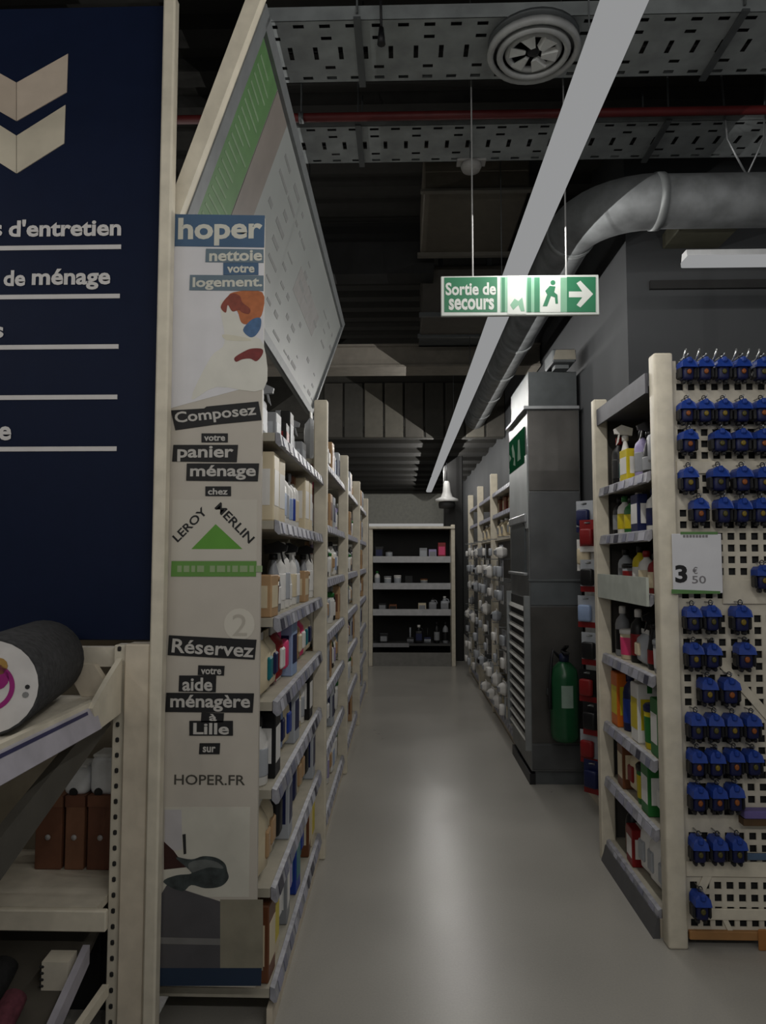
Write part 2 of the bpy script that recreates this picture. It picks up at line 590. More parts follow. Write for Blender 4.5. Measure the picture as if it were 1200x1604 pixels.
def parts_jug():
    a, b, l = MB(), MB(), MB()
    a.rbox((-.055, -.045, 0), (.055, .045, .17), .02, 3)
    a.lathe([(.04, .16), (.022, .20), (.018, .215)], seg=12)
    a.tube([(.048, 0, .12), (.066, 0, .15), (.05, 0, .195), (.015, 0, .205)], .009, 8)
    b.lathe([(.022, .212), (.022, .24), (.018, .245)], seg=12)
    l.box((-.042, -.0465, .04), (.042, -.045, .13)).box((-.0562, -.034, .04), (-.055, .034, .13))
    return [('body', a), ('cap', b), ('label_sticker', l)]


def parts_tub():
    a, b, l = MB(), MB(), MB()
    a.lathe([(.044, 0), (.048, .004), (.052, .115)], seg=16)
    b.lathe([(.055, .113), (.056, .128), (.048, .134)], seg=16)
    l.lathe([(.0492, .02), (.0498, .022), (.0522, .095), (.0518, .098)], seg=16)
    return [('body', a), ('lid', b), ('label_band', l)]


def parts_pack():
    a, b, l = MB(), MB(), MB()
    n = 6
    vs, fs = [], []
    for s in (-1, 1):
        for i in range(n + 1):
            for j in range(n + 1):
                u, v = i / n * 2 - 1, j / n * 2 - 1
                th = .042 * max(0, (1 - u * u) * (1 - v ** 4)) ** .5
                vs.append((u * .055, s * th, .09 + v * .085))
    m = (n + 1) ** 2
    for s in (0, 1):
        for i in range(n):
            for j in range(n):
                q = [s * m + i * (n + 1) + j, s * m + (i + 1) * (n + 1) + j, s * m + (i + 1) * (n + 1) + j + 1, s * m + i * (n + 1) + j + 1]
                fs.append(tuple(q))
    a.add(vs, fs, True)
    b.box((-.055, -.003, .170), (.055, .003, .196))
    l.rbox((-.032, -.047, .055), (.032, -.030, .125), .006)
    return [('pouch', a), ('sealed_edge', b), ('printed_panel', l)]


def parts_blister():
    a, b, c = MB(), MB(), MB()
    # card with a hanging slot
    for x0, x1, z0, z1 in ((-.055, .055, 0, .20), (-.055, -.014, .20, .215), (.014, .055, .20, .215), (-.055, .055, .215, .23)):
        a.box((x0, -.002, z0), (x1, .002, z1))
    b.rbox((-.040, -.042, .045), (.040, -.002, .165), .014, 2)
    c.box((-.055, -.003, .0), (.055, -.002, .04))
    return [('card', a), ('bubble', b), ('printed_strip', c)]


def parts_brush():
    a, b, c = MB(), MB(), MB()
    a.rbox((-.05, -.02, .06), (.05, .02, .085), .008, 2)
    for i in range(5):
        for j in range(2):
            b.lathe([(.007, 0), (.009, .062)], (-.038 + i * .019, -.009 + j * .018, 0), 6)
    c.tube([(0, 0, .08), (0, .005, .14), (0, .012, .23)], [.012, .009, .011], 8)
    return [('brush_head', a), ('bristles', b), ('handle', c)]


KINDS = {'bottle': parts_bottle, 'spray_bottle': parts_spray, 'carton': parts_carton, 'jug': parts_jug, 'tub': parts_tub, 'soft_pack': parts_pack,
         'blister_pack': parts_blister, 'hand_brush': parts_brush}
CATS = {'bottle': 'bottle', 'spray_bottle': 'spray bottle', 'carton': 'box', 'jug': 'jug', 'tub': 'tub', 'soft_pack': 'packet', 'blister_pack': 'packet', 'hand_brush': 'brush'}
SAY = {'bottle': 'bottle', 'spray_bottle': 'spray bottle', 'carton': 'carton', 'jug': 'jug', 'tub': 'lidded tub', 'soft_pack': 'soft pack', 'blister_pack': 'blister pack', 'hand_brush': 'hand brush'}
PROTO, JOINED = {}, {}
DUMMY = mat('plain', (.5, .5, .5))


def place(kind, cols, loc, rz, sc, label, group, joined=False):
    """a product with its own parts (or, far away, as one joined mesh)"""
    if kind not in PROTO:
        PROTO[kind] = [(n, m.mesh(n, DUMMY)) for n, m in KINDS[kind]()]
        j = MB()
        for i, (n, m) in enumerate(KINDS[kind]()):
            j.cur = i
            o = len(j.v)
            j.v += m.v
            j.f += [tuple(q + o for q in f) for f in m.f]
            j.mi += [i] * len(m.f)
            j.sm += m.sm
        JOINED[kind] = (j.mesh(kind, [DUMMY] * len(PROTO[kind])), len(PROTO[kind]))
    cs = list(cols) + [cols[-1]] * 4
    if joined:
        me, n = JOINED[kind]
        r = bpy.data.objects.new(kind, me)
        for i in range(n):
            r.material_slots[i].link = 'OBJECT'
            r.material_slots[i].material = cmat(HUES[cs[i]])
    else:
        r = bpy.data.objects.new(kind, None)
        r.empty_display_size = .03
    COL.objects.link(r)
    r.location = loc
    r.rotation_euler = (0, 0, rz)
    r.scale = sc
    tag(r, label, CATS[kind], group)
    if not joined:
        for i, (n, me) in enumerate(PROTO[kind]):
            c = bpy.data.objects.new(n, me)
            c.material_slots[0].link = 'OBJECT'
            c.material_slots[0].material = cmat(HUES[cs[i]])
            COL.objects.link(c)
            c.parent = r
    return r


ORD = ['first', 'second', 'third', 'fourth', 'fifth', 'sixth', 'seventh', 'eighth', 'ninth', 'tenth', 'eleventh', 'twelfth', 'thirteenth', 'fourteenth', 'fifteenth', 'sixteenth']
SHELFW = ['top', 'second', 'third', 'fourth', 'fifth', 'sixth', 'bottom']
WID = {'bottle': .088, 'spray_bottle': .10, 'carton': .116, 'jug': .125, 'tub': .115, 'soft_pack': .116, 'blister_pack': .116, 'hand_brush': .105}
HGT = {'bottle': .262, 'spray_bottle': .288, 'carton': .2, 'jug': .245, 'tub': .134, 'soft_pack': .196, 'blister_pack': .23, 'hand_brush': .23}


# ------------------------------------------------------------------ shelf racks
def rack(name, label, group, y0, y1, xf, s, depth, zs, top, post_at, joined_labels, back=True, label_pitch=.13):
    """bay along Y whose open face looks towards s*X; zs are shelf heights from the top"""
    t = thing(name, label, 'rack', (xf - s * depth / 2, (y0 + y1) / 2, 0), group)
    xb_ = xf - s * depth
    for y in post_at:
        m_ = MB().rbox((xf - s * .045, y - .028, 0), (xf + s * .03, y + .028, top), .006)
        m_.build('upright', CREAM, t)
    mb = MB()
    mb.box((xb_, y0 + .03, .05), (xb_ - s * .02, y1 - .03, top))
    if back:
        mb.build('back_panel', mat('rack_back', (.30, .27, .20), .7), t)
    MB().box((xf - s * .02, y0 + .03, .0), (xf - s * .0, y1 - .03, .075)).build('plinth', BEIGE, t)
    for i, z in enumerate(zs):
        sh = MB().box((xb_, y0 + .03, z - .03), (xf - s * .012, y1 - .03, z)).build('shelf', mat('shelf_tan', (.40, .37, .30), .6), t)
        pr = MB().prism([(xf - s * .010, y0 + .035, z + .004), (xf + s * .006, y0 + .035, z - .002), (xf + s * .014, y0 + .035, z - .046), (xf + s * .004, y0 + .035, z - .050), (xf - s * .010, y0 + .035, z - .036)],
                        (0, 1, 0), y1 - y0 - .07).build('price_rail', RAIL, t)
        n = int((y1 - y0 - .1) / label_pitch)
        jb = MB()
        for k in range(n):
            ya_ = y0 + .07 + k * label_pitch + random.uniform(0, .02)
            jb.prism([(xf + s * .0075, ya_, z - .006), (xf + s * .0095, ya_, z - .006), (xf + s * .0165, ya_, z - .043), (xf + s * .0145, ya_, z - .043)], (0, 1, 0), random.choice((.05, .065, .08)))
            if not joined_labels:
                jb.build('price_label', cmat(random.choice(((186, 186, 196), (170, 170, 182), (150, 150, 168), (120, 122, 140), (60, 60, 74)))), pr)
                jb = MB()
        if joined_labels:
            o = jb.build('price_label', cmat((168, 168, 182)), pr)
            o['kind'] = 'stuff'
    return t


def fill(rackword, group, y0, y1, xf, s, z, room, shelfw, seq, back=.072, joined=False, jitter=.008, grow=1.0):
    """row of products along Y standing at the front of a shelf; seq yields (kind, colours, height factor)"""
    y = y0
    k = 0
    while True:
        kind, cols, h = seq[k % len(seq)]
        w = WID[kind] * 1.0
        if y + w > y1 or k >= 16:
            break
        hz = min(h * grow, (room - .02) / HGT[kind])
        lab = '%s %s, %s along the %s shelf of %s' % (cols[0], SAY[kind], ORD[k], shelfw, rackword)
        place(kind, cols, (xf - s * (back + random.uniform(0, jitter)), y + w / 2, z + .0008), s * PI / 2 + random.uniform(-.06, .06), (.96, .96, hz), lab, group, joined)
        y += w + random.uniform(.006, .02)
        k += 1


# --- the racks along the near side of the aisle, behind the banner
XL = -.443
ZS = [2.05, 1.735, 1.39, 1.10, .80, .47, .14]
ROOM = [.40, .27, .30, .25, .26, .29, .28]
POSTS = [2.47, 3.90, 5.40, 6.95, 8.60]
RW = ['the rack behind the banner', 'the second rack past the banner', 'the third rack past the banner', 'the fourth rack past the banner']
RL = ['tall cream rack of cleaning goods directly behind the printed banner', 'cream rack second past the banner, red lid and pink pack high up',
      'cream rack third past the banner along the aisle', 'cream rack fourth past the banner, ending at the far shelves']
A = {0: [[('carton', ('black', 'grey', 'silver'), 1.2), ('jug', ('grey', 'black', 'silver'), 1.0), ('spray_bottle', ('white', 'grey', 'silver', 'grey'), .9), ('carton', ('grey', 'black', 'silver'), .8), ('bottle', ('black', 'black', 'red'), .7), ('carton', ('black', 'grey', 'red'), .8)],
         [('carton', ('cream', 'tan', 'white'), 1.3), ('carton', ('cream', 'tan', 'white'), 1.25), ('jug', ('white', 'black', 'pale blue'), 1.0), ('bottle', ('white', 'white', 'silver'), 1.0), ('bottle', ('white', 'black', 'pale blue'), .9), ('bottle', ('white', 'grey', 'blue'), .95), ('bottle', ('white', 'brown', 'cream'), 1.0)],
         [('carton', ('tan', 'brown', 'cream'), .75), ('tub', ('cream', 'tan', 'brown'), 1.1), ('spray_bottle', ('grey', 'black', 'white', 'black'), 1.0), ('bottle', ('white', 'black', 'white'), 1.05), ('bottle', ('white', 'white', 'silver'), 1.1), ('spray_bottle', ('white', 'black', 'white', 'white'), 1.0), ('bottle', ('white', 'white', 'cream'), 1.0), ('bottle', ('silver', 'white', 'white'), 1.0)],
         [('soft_pack', ('cream', 'white', 'teal'), 1.1), ('soft_pack', ('cream', 'cream', 'navy'), 1.0), ('soft_pack', ('red', 'white', 'white'), 1.1), ('blister_pack', ('pink', 'pink', 'white'), .9), ('carton', ('pale blue', 'white', 'navy'), 1.0), ('blister_pack', ('black', 'black', 'grey'), 1.0), ('soft_pack', ('tan', 'red', 'cream'), 1.0), ('soft_pack', ('pink', 'pink', 'white'), .95)],
         [('bottle', ('white', 'black', 'silver'), 1.0), ('carton', ('black', 'black', 'white'), 1.1), ('bottle', ('red', 'pink', 'white'), .9), ('soft_pack', ('pale blue', 'white', 'navy'), 1.1), ('soft_pack', ('cream', 'white', 'blue'), 1.1), ('carton', ('silver', 'white', 'navy'), 1.1), ('soft_pack', ('blue', 'navy', 'white'), 1.0), ('bottle', ('cream', 'black', 'white'), 1.0)],
         [('soft_pack', ('cream', 'white', 'tan'), 1.2), ('soft_pack', ('cream', 'white', 'tan'), 1.2), ('blister_pack', ('grey', 'black', 'white'), 1.1), ('carton', ('silver', 'grey', 'navy'), 1.2), ('soft_pack', ('white', 'white', 'lilac'), 1.1), ('blister_pack', ('white', 'navy', 'blue'), 1.0)],
         [('carton', ('brown', 'tan', 'cream'), 1.0), ('carton', ('cream', 'tan', 'yellow'), 1.1), ('soft_pack', ('teal', 'teal', 'white'), 1.2), ('carton', ('grey', 'black', 'white'), 1.2), ('soft_pack', ('navy', 'navy', 'lilac'), 1.2), ('carton', ('blue', 'blue', 'teal'), 1.3), ('soft_pack', ('blue', 'blue', 'navy'), 1.3), ('soft_pack', ('teal', 'teal', 'blue'), 1.3)]]}
GEN = [('bottle', ('white', 'grey', 'lilac'), 1.0), ('soft_pack', ('cream', 'white', 'tan'), 1.0), ('carton', ('silver', 'grey', 'navy'), 1.1), ('jug', ('white', 'black', 'pale blue'), 1.0), ('blister_pack', ('cream', 'silver', 'lilac'), 1.0),
       ('tub', ('white', 'green', 'white'), 1.2), ('carton', ('tan', 'cream', 'brown'), 1.1), ('bottle', ('lilac', 'white', 'white'), .9), ('soft_pack', ('grey', 'silver', 'white'), 1.1), ('bottle', ('black', 'grey', 'white'), 1.0)]
for b in range(4):
    y0, y1 = POSTS[b], POSTS[b + 1]
    rack('shelf_rack', RL[b], 'cream racks lining the aisle', y0, y1, XL, 1, .42, ZS if b == 0 else [2.16, 1.80, 1.48, 1.16, .84, .50, .14], 2.48 if b == 0 else 2.42 - .03 * b, [y1], b > 0)
    zs = ZS if b == 0 else [2.16, 1.80, 1.48, 1.16, .84, .50, .14]
    rm = ROOM if b == 0 else [.3, .30, .26, .26, .26, .28, .3]
    for i, z in enumerate(zs):
        if b == 0:
            seq = A[0][i]
        else:
            seq = GEN[:]
            random.shuffle(seq)
            if b == 1 and i == 1:
                seq = [('carton', ('pink', 'white', 'red'), 1.3), ('carton', ('white', 'pink', 'silver'), 1.3)] + seq
            if b == 1 and i == 2:
                seq = [('tub', ('white', 'red', 'white'), 1.3)] + seq
            if b == 1 and i == 0:
                seq = [('soft_pack', ('silver', 'white', 'grey'), 1.4), ('jug', ('silver', 'grey', 'white'), 1.3)] + seq
            if b == 1 and i == 3:
                seq = [('tub', ('white', 'teal', 'white'), 1.3)] + seq
            if b in (1, 2) and i in (4, 5, 6):
                seq = [('soft_pack', ('pale blue', 'lilac', 'navy'), 1.2), ('carton', ('cream', 'tan', 'white'), 1.2)] + seq
        fill(RW[b], 'goods on ' + RW[b], y0 + .05, y1 - .04, XL, 1, z, rm[i], SHELFW[i], seq, .13 if (b, i) == (0, 0) else .072, joined=b > 1, grow=1.3 if i > 2 else 1.0)

# --- rack beside the wire grid
XR = 1.09
ZR = [1.985, 1.725, 1.44, 1.09, .73, .44, .11]
RDK = mat('rack_shade_board', (.06, .055, .05), .7)  # dark colour carries the shade on boards and stock inside the rack
t = rack('shelf_rack', 'cream rack of bottles and sprays beside the square-hole panel', None, 3.11, 3.97, XR, -1, .40, ZR, 2.48, [3.93], False)
MB().rbox((1.09, 3.045, 0), (1.172, 3.12, 2.49), .010, 2).build('upright', CREAM, t)
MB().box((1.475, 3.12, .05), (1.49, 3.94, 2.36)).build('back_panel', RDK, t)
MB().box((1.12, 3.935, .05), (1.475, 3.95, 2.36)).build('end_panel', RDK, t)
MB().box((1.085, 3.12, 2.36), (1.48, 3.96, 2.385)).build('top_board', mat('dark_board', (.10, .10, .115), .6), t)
MB().box((1.075, 3.12, 2.33), (1.087, 3.92, 2.42)).build('top_fascia', mat('slate_board', (.075, .075, .09), .6), t)
MB().box((1.062, 3.13, 1.392), (1.074, 3.90, 1.518)).build('price_board', mat('mint_card', (.45, .48, .43), .6), t)
MB().prism([(1.055, 3.13, .0), (1.085, 3.13, .0), (1.085, 3.13, .085), (1.075, 3.13, .085)], (0, 1, 0), .78).build('kick_panel', mat('grey_kick', (.10, .10, .105), .5, .2), t)
SR = [[('blister_pack', ('white', 'grey', 'grey'), 1.1), ('spray_bottle', ('black', 'black', 'grey', 'black'), .9), ('bottle', ('lilac', 'black', 'grey'), .9), ('carton', ('yellow', 'yellow', 'white'), .8), ('spray_bottle', ('white', 'white', 'teal', 'white'), 1.1), ('bottle', ('black', 'red', 'black'), 1.0)],
      [('bottle', ('black', 'black', 'grey'), .8), ('bottle', ('white', 'navy', 'navy'), .8), ('carton', ('navy', 'black', 'white'), .9), ('bottle', ('lilac', 'white', 'white'), .85), ('bottle', ('green', 'black', 'yellow'), .7), ('bottle', ('white', 'green', 'yellow'), .85)],
      [('bottle', ('black', 'black', 'red'), .9), ('bottle', ('red', 'black', 'cream'), .7), ('bottle', ('white', 'red', 'cream'), .75), ('bottle', ('yellow', 'black', 'white'), .85), ('tub', ('grey', 'black', 'red'), 1.0), ('bottle', ('silver', 'black', 'grey'), .8), ('bottle', ('black', 'grey', 'silver'), .9)],
      [('tub', ('grey', 'silver', 'white'), .9), ('spray_bottle', ('black', 'black', 'red', 'black'), .8), ('soft_pack', ('silver', 'white', 'cream'), .7), ('bottle', ('black', 'white', 'red'), .9), ('tub', ('cream', 'white', 'pink'), .9), ('bottle', ('grey', 'white', 'black'), 1.0), ('carton', ('tan', 'cream', 'brown'), .6)],
      [('carton', ('green', 'yellow', 'white'), 1.0), ('tub', ('yellow', 'navy', 'green'), 1.2), ('carton', ('white', 'green', 'yellow'), 1.1), ('bottle', ('green', 'white', 'yellow'), 1.0), ('bottle', ('navy', 'navy', 'blue'), 1.0), ('carton', ('orange', 'navy', 'yellow'), 1.1)],
      [('soft_pack', ('silver', 'silver', 'white'), .9), ('carton', ('green', 'green', 'white'), 1.0), ('tub', ('green', 'black', 'yellow'), 1.1), ('soft_pack', ('cream', 'pink', 'red'), .9), ('carton', ('brown', 'tan', 'cream'), .9), ('soft_pack', ('tan', 'brown', 'cream'), .9)],
      [('soft_pack', ('silver', 'white', 'silver'), 1.0), ('soft_pack', ('white', 'white', 'silver'), 1.1), ('soft_pack', ('white', 'white', 'silver'), 1.1), ('carton', ('red', 'white', 'white'), .7), ('bottle', ('black', 'black', 'brown'), .9), ('carton', ('brown', 'black', 'tan'), .9)]]
RR = [.33, .22, .25, .28, .32, .25, .28]
for i, z in enumerate(ZR):
    fill('the rack beside the punched panel', 'goods on the rack beside the punched panel', 3.16, 3.88, XR, -1, z, RR[i], SHELFW[i], SR[i], .072, grow=1.25 if i > 2 else 1.0)
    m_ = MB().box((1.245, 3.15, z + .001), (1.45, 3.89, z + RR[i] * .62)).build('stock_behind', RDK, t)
    m_['label'] = 'stock behind the front row, shade put into its dark colour'

# --- far rack past the metal cabinet
t = rack('shelf_rack', 'tall pale rack of hanging white packs past the metal cabinet', None, 6.25, 10.1, .97, -1, .30, [2.29, 2.06, .10], 2.5, [7.55, 8.85, 10.1], True)
MB().box((1.105, 6.3, .40), (1.13, 10.08, 2.02)).build('peg_panel', mat('peg_grey', (.16, .16, .155), .6), t)
rk = ['one', 'two', 'three', 'four', 'five', 'six', 'seven', 'eight']
YS = [6.5, 6.95, 7.35, 7.8, 8.25, 8.65, 9.1, 9.5, 9.85]
for j in range(8):
    z = 1.70 - j * .205
    for k, y in enumerate(YS):
        cs = random.choice((('white', 'silver', 'grey'), ('white', 'white', 'grey'), ('silver', 'white', 'black'), ('grey', 'silver', 'white')))
        kd = random.choice(('blister_pack', 'blister_pack', 'soft_pack'))
        if random.random() < .22:
            continue
        place(kd, cs, (.93 - random.uniform(0, .03), y, z - .10), -PI / 2 + random.uniform(-.15, .15), (random.uniform(1.1, 1.5), random.uniform(.8, 1.5), random.uniform(.62, .84)),
              '%s hanging pack, %s from the cabinet in row %s down on the far rack' % (cs[0], ORD[k], rk[j]), 'packs hanging on the far rack', True)
        hk = MB().tube([(1.105, y, z + .099), (.88, y, z + .099), (.875, y, z + .107)], .004, 5)
        hk.build('hook', STEEL, t)
fill('the far rack past the cabinet', 'goods on the far rack past the cabinet', 6.35, 9.9, .97, -1, 2.06, .2, 'second', [('carton', ('brown', 'black', 'red'), .8), ('carton', ('brown', 'tan', 'cream'), .9), ('tub', ('black', 'brown', 'black'), 1.0)], .125, True)
fill('the far rack past the cabinet', 'goods on the far rack past the cabinet', 6.35, 9.9, .97, -1, .10, .25, 'bottom', [('carton', ('cream', 'white', 'grey'), .8), ('carton', ('grey', 'silver', 'white'), .9), ('soft_pack', ('yellow', 'cream', 'black'), 1.0)], .125, True)
for k, y in enumerate((6.6, 7.0, 7.3, 7.85, 8.25, 8.6, 9.2)):
    place('jug', ('cream', 'white', 'grey'), (1.036, y, 1.817), -PI / 2, (1.2, 1.2, .74), 'cream jug, %s from the cabinet, perched above the hanging packs' % ORD[k], 'jugs above the hanging packs', True)
MB().box((.98, 6.3, 1.785), (1.12, 10.05, 1.815)).build('ledge', CREAM2, t)

# --- rack closing the aisle
YB = 10.7
t = thing('shelf_rack', 'wide dark rack with three pale shelf edges closing the end of the aisle', 'rack', (.15, YB + .2, 0))
DR = mat('dark_rack_back', (.010, .0095, .009), .8)
MB().box((-.48, YB + .42, 0), (.79, YB + .44, 2.05)).build('back_panel', DR, t)
for x in (-.475, .765):
    MB().rbox((x - .03, YB - .02, 0), (x + .03, YB + .05, 2.11), .006).build('upright', CREAM, t)
    MB().rbox((x - .02, YB + .38, 0), (x + .02, YB + .42, 2.08), .006).build('upright', CREAM, t)
for z in (1.60, 1.20, .81, .33):
    MB().box((-.44, YB + .0, z - .03), (.73, YB + .42, z)).build('shelf', mat('grey_shelf', (.06, .06, .058), .6), t)
    if z > .5:
        MB().prism([(-.44, YB - .012, z - .06), (-.44, YB - .004, z + .035), (-.44, YB, z + .035), (-.44, YB, z - .06)], (1, 0, 0), 1.17).build('price_rail', mat('pale_rail', (.42, .42, .43), .5), t)
    else:
        MB().box((-.44, YB - .010, z - .05), (.10, YB, z + .01)).build('price_rail', mat('dim_rail', (.22, .22, .23), .5), t)
MB().box((-.44, YB - .005, .0), (.73, YB + .01, .20)).build('plinth', mat('plinth_grey', (.20, .195, .18), .6), t)
MB().box((-.44, YB - .01, .0), (.73, YB + .42, .02)).build('deck', mat('plinth_grey', (.20, .195, .18), .6), t)
MB().rbox((-.50, YB - .06, 2.085), (.62, YB - .01, 2.125), .008, 2).build('light_bar', mat('light_bar', (1, .99, .96), .5, emit=.30), t)
MB().box((-.50, YB - .05, 2.05), (.79, YB + .44, 2.084)).build('top_board', CREAM2, t)
BR = [(1.60, [(-.35, 'carton', ('black', 'grey', 'navy'), .9), (-.2, 'tub', ('grey', 'black', 'silver'), .9), (.32, 'carton', ('grey', 'navy', 'silver'), .8), (.46, 'carton', ('lilac', 'navy', 'grey'), .7), (.60, 'carton', ('red', 'black', 'pink'), 1.2)]),
      (1.20, [(-.38, 'bottle', ('white', 'green', 'silver'), .8), (-.22, 'tub', ('white', 'grey', 'silver'), 1.0), (-.07, 'tub', ('white', 'white', 'silver'), 1.1), (.1, 'carton', ('black', 'black', 'black'), .7), (.33, 'tub', ('cream', 'brown', 'grey'), .7)]),
      (.81, [(-.3, 'carton', ('black', 'black', 'grey'), .6), (-.14, 'carton', ('brown', 'black', 'black'), .5), (.30, 'carton', ('cream', 'grey', 'grey'), .6), (.46, 'jug', ('grey', 'black', 'grey'), .8), (.64, 'jug', ('silver', 'white', 'grey'), .9)]),
      (.33, [(-.28, 'carton', ('black', 'grey', 'grey'), .7), (.12, 'hand_brush', ('black', 'grey', 'silver'), 1.0), (.25, 'jug', ('black', 'white', 'navy'), 1.1), (.38, 'hand_brush', ('navy', 'silver', 'black'), 1.0), (.52, 'bottle', ('black', 'black', 'grey'), 1.2), (.65, 'bottle', ('grey', 'black', 'black'), 1.2)])]
for i, (z, row) in enumerate(BR):
    for k, (x, kd, cs, h) in enumerate(row):
        place(kd, cs, (x, YB + .10, z + .001), 0, (1.05, 1.05, h), '%s %s, %s along the %s shelf of the rack closing the aisle' % (cs[0], SAY[kd], ORD[k], ('top', 'second', 'third', 'bottom')[i]), 'goods on the rack closing the aisle', True)

# black column and pendant lamp at the far end
t = struct('pillar', MB().rbox((.67, 11.25, 0), (.97, 11.5, 3.25), .015), DARK)
p = at(700, 786, 10.95)
t = thing('pendant_lamp', 'pale bell-shaped pendant lamp hanging before the black pillar', 'lamp', p)
MB().lathe([(.18, .0), (.185, .01), (.175, .04), (.09, .075), (.065, .15), (.05, .28), (.03, .32)], p, 20).build('shade', mat('pale_enamel', (.50, .50, .49), .4), t)
MB().lathe([(.12, -.10), (.13, -.04), (.12, .005)], p, 16).build('lens', DARK, t)
MB().tube([p + Vector((0, 0, .32)), (p.x, p.y, 3.215)], .008, 6).build('cable', BLACK, t)

# ------------------------------------------------------------------ printed banner on the end of the near rack
YT = 2.40
FRONT = Vector((0, -1, 0))


def rect(x0, y0, x1, y1, Y):
    """corners of a picture rectangle on a frontal plane, upright in the world: lower-left, lower-right, upper-right, upper-left"""
    a, b = at(x0, y1, Y), at(x1, y0, Y)
    return [Vector((a.x, Y, a.z)), Vector((b.x, Y, a.z)), Vector((b.x, Y, b.z)), Vector((a.x, Y, b.z))]


def rounded(poly, n=4):
    """smooth closed curve through the corners of a printed picture"""
    out = []
    N = len(poly)
    for i in range(N):
        p0, p1, p2, p3 = (poly[(i + k - 1) % N] for k in range(4))
        for j in range(n):
            u = j / n
            out.append(tuple(.5 * (2 * p1[a] + (p2[a] - p0[a]) * u + (2 * p0[a] - 5 * p1[a] + 4 * p2[a] - p3[a]) * u * u + (3 * p1[a] - p0[a] - 3 * p2[a] + p3[a]) * u ** 3) for a in (0, 1)))
    return out


def patch(name, poly, m, parent, Y, t=.0012, label=None):
    """flat print: polygon in picture coordinates laid on the plane Y"""
    o = MB().prism([Vector((at(x, y, Y).x, Y, at(x, y, Y).z)) for x, y in poly], FRONT, t).build(name, m, parent)
    if label:
        o['label'] = label
    return o


def lettering(words, m, parent, Y, lift, bold=.02, name='lettering'):
    for s, x0, y0, x1, y1 in words:
        mb = MB()
        a, b, c, d = at(x0, y1, Y), at(x1, y1, Y), at(x1, y0, Y), at(x0, y0, Y)
        word(mb, s, (a.x, Y, a.z), (b.x, Y, a.z), (a.x, Y, d.z), bold, (0, -lift, 0))
        mb.build(name, m, parent)


c0, c1 = at(258, 1545, YT), at(414, 338, YT)
c0.x = -.822
t = thing('printed_banner', 'tall narrow printed advert covering the end of the shelf rack', 'banner', ((c0.x + c1.x) / 2, YT + .02, c0.z))
MB().rbox((c0.x, YT, c0.z), (c1.x, YT + .022, c1.z), .002).build('board', mat('banner_stock', (.50, .46, .40), .5, 0, .03), t)
patch('photo_print', [(268, 340), (414, 340), (413, 600), (265, 640)], PRINTW, t, YT, .0008)
CREAMP = mat('cream_print', (.62, .59, .48), .5, 0, .06)
SHIRT = mat('shirt_print', (.655, .64, .575), .5, 0, .05)
patch('shirt_print', rounded([(345, 470), (376, 500), (388, 522), (413, 540), (413, 610), (340, 606), (300, 625), (330, 560), (352, 536)]), SHIRT, t, YT, .0014)
patch('shirt_print', rounded([(350, 524), (385, 529), (392, 534), (356, 533)]), CREAMP, t, YT, .0018)
patch('face_print', rounded([(366, 458), (411, 458), (410, 494), (396, 502), (388, 508), (378, 505), (372, 488), (358, 470)]), mat('orange_print', (.42, .13, .045), .5, 0, .15, 40), t, YT, .0018)
patch('hand_print', rounded([(346, 482), (352, 470), (364, 460), (376, 464), (380, 474), (392, 484), (390, 492), (380, 490), (374, 486), (364, 488), (357, 478), (354, 490)]), mat('brown_print', (.22, .05, .03), .5, 0, .2, 60), t, YT, .0022)
patch('cloth_print', rounded([(381, 517), (392, 503), (402, 498), (409, 500), (408, 514), (400, 526), (391, 528)]), mat('blue_cloth_print', (.06, .13, .26), .5, 0, .15, 60), t, YT, .0024)
patch('hand_print', rounded([(368, 560), (384, 550), (396, 546), (411, 547), (411, 556), (402, 566), (392, 562), (380, 563), (370, 567)]), mat('dark_red_print', (.17, .02, .018), .5, 0, .2, 60), t, YT, .0022)
patch('card_print', [(270, 783), (403, 783), (402, 878), (268, 878)], mat('pale_card', (.54, .505, .44), .5, 0, .02), t, YT, .0010)
patch('green_triangle', [(300, 860), (338, 821), (380, 860)], mat('green_print', (.105, .30, .035), .5, 0, .05), t, YT, .0016)
patch('green_strip', [(269, 879), (402, 879), (401, 903), (268, 903)], mat('green_strip', (.115, .27, .055), .5, 0, .05), t, YT, .0018)
mb = MB()
x = 278
for w in (7, 9, 6, 11, 8, 13, 5, 9, 12, 7, 10):
    r_ = rect(x, 886, x + w, 896, YT)
    mb.prism(r_, FRONT, .0026)
    x += w + 3 if w != 11 else w + 9
mb.build('faint_letters', mat('pale_green_ink', (.27, .36, .19), .6, 0, .03), t)['kind'] = 'stuff'
# words round the triangle
for s, q0, q1, up_ in (('LEROY', (279, 850), (326, 803), None), ('MERLIN', (336, 796), (390, 852), None)):
    a = at(q0[0], q0[1], YT)
    b = at(q1[0], q1[1], YT)
    d = Vector((b.x - a.x, 0, b.z - a.z))
    n = Vector((-d.z, 0, d.x)).normalized() * .030
    a.y = YT
    mb = MB()
    word(mb, s, a, a + d, a + n, .02, (0, -.002, 0))
    mb.build('logo_lettering', BLACKINK, t)
BLUEBOX = mat('blue_box_print', (.060, .115, .20), .5, 0, .05)
SLATEBOX = mat('slate_box_print', (.13, .18, .22), .5, 0, .05)
for poly, m in (([(275, 336), (415, 338), (414, 388), (274, 386)], BLUEBOX), ([(323, 390), (413, 391), (413, 412), (322, 411)], SLATEBOX), ([(350, 412), (405, 412), (405, 431), (350, 431)], BLUEBOX),
                ([(298, 431), (413, 432), (413, 456), (297, 455)], SLATEBOX)):
    patch('word_box', poly, m, t, YT, .0028)
BK = BLACKINK
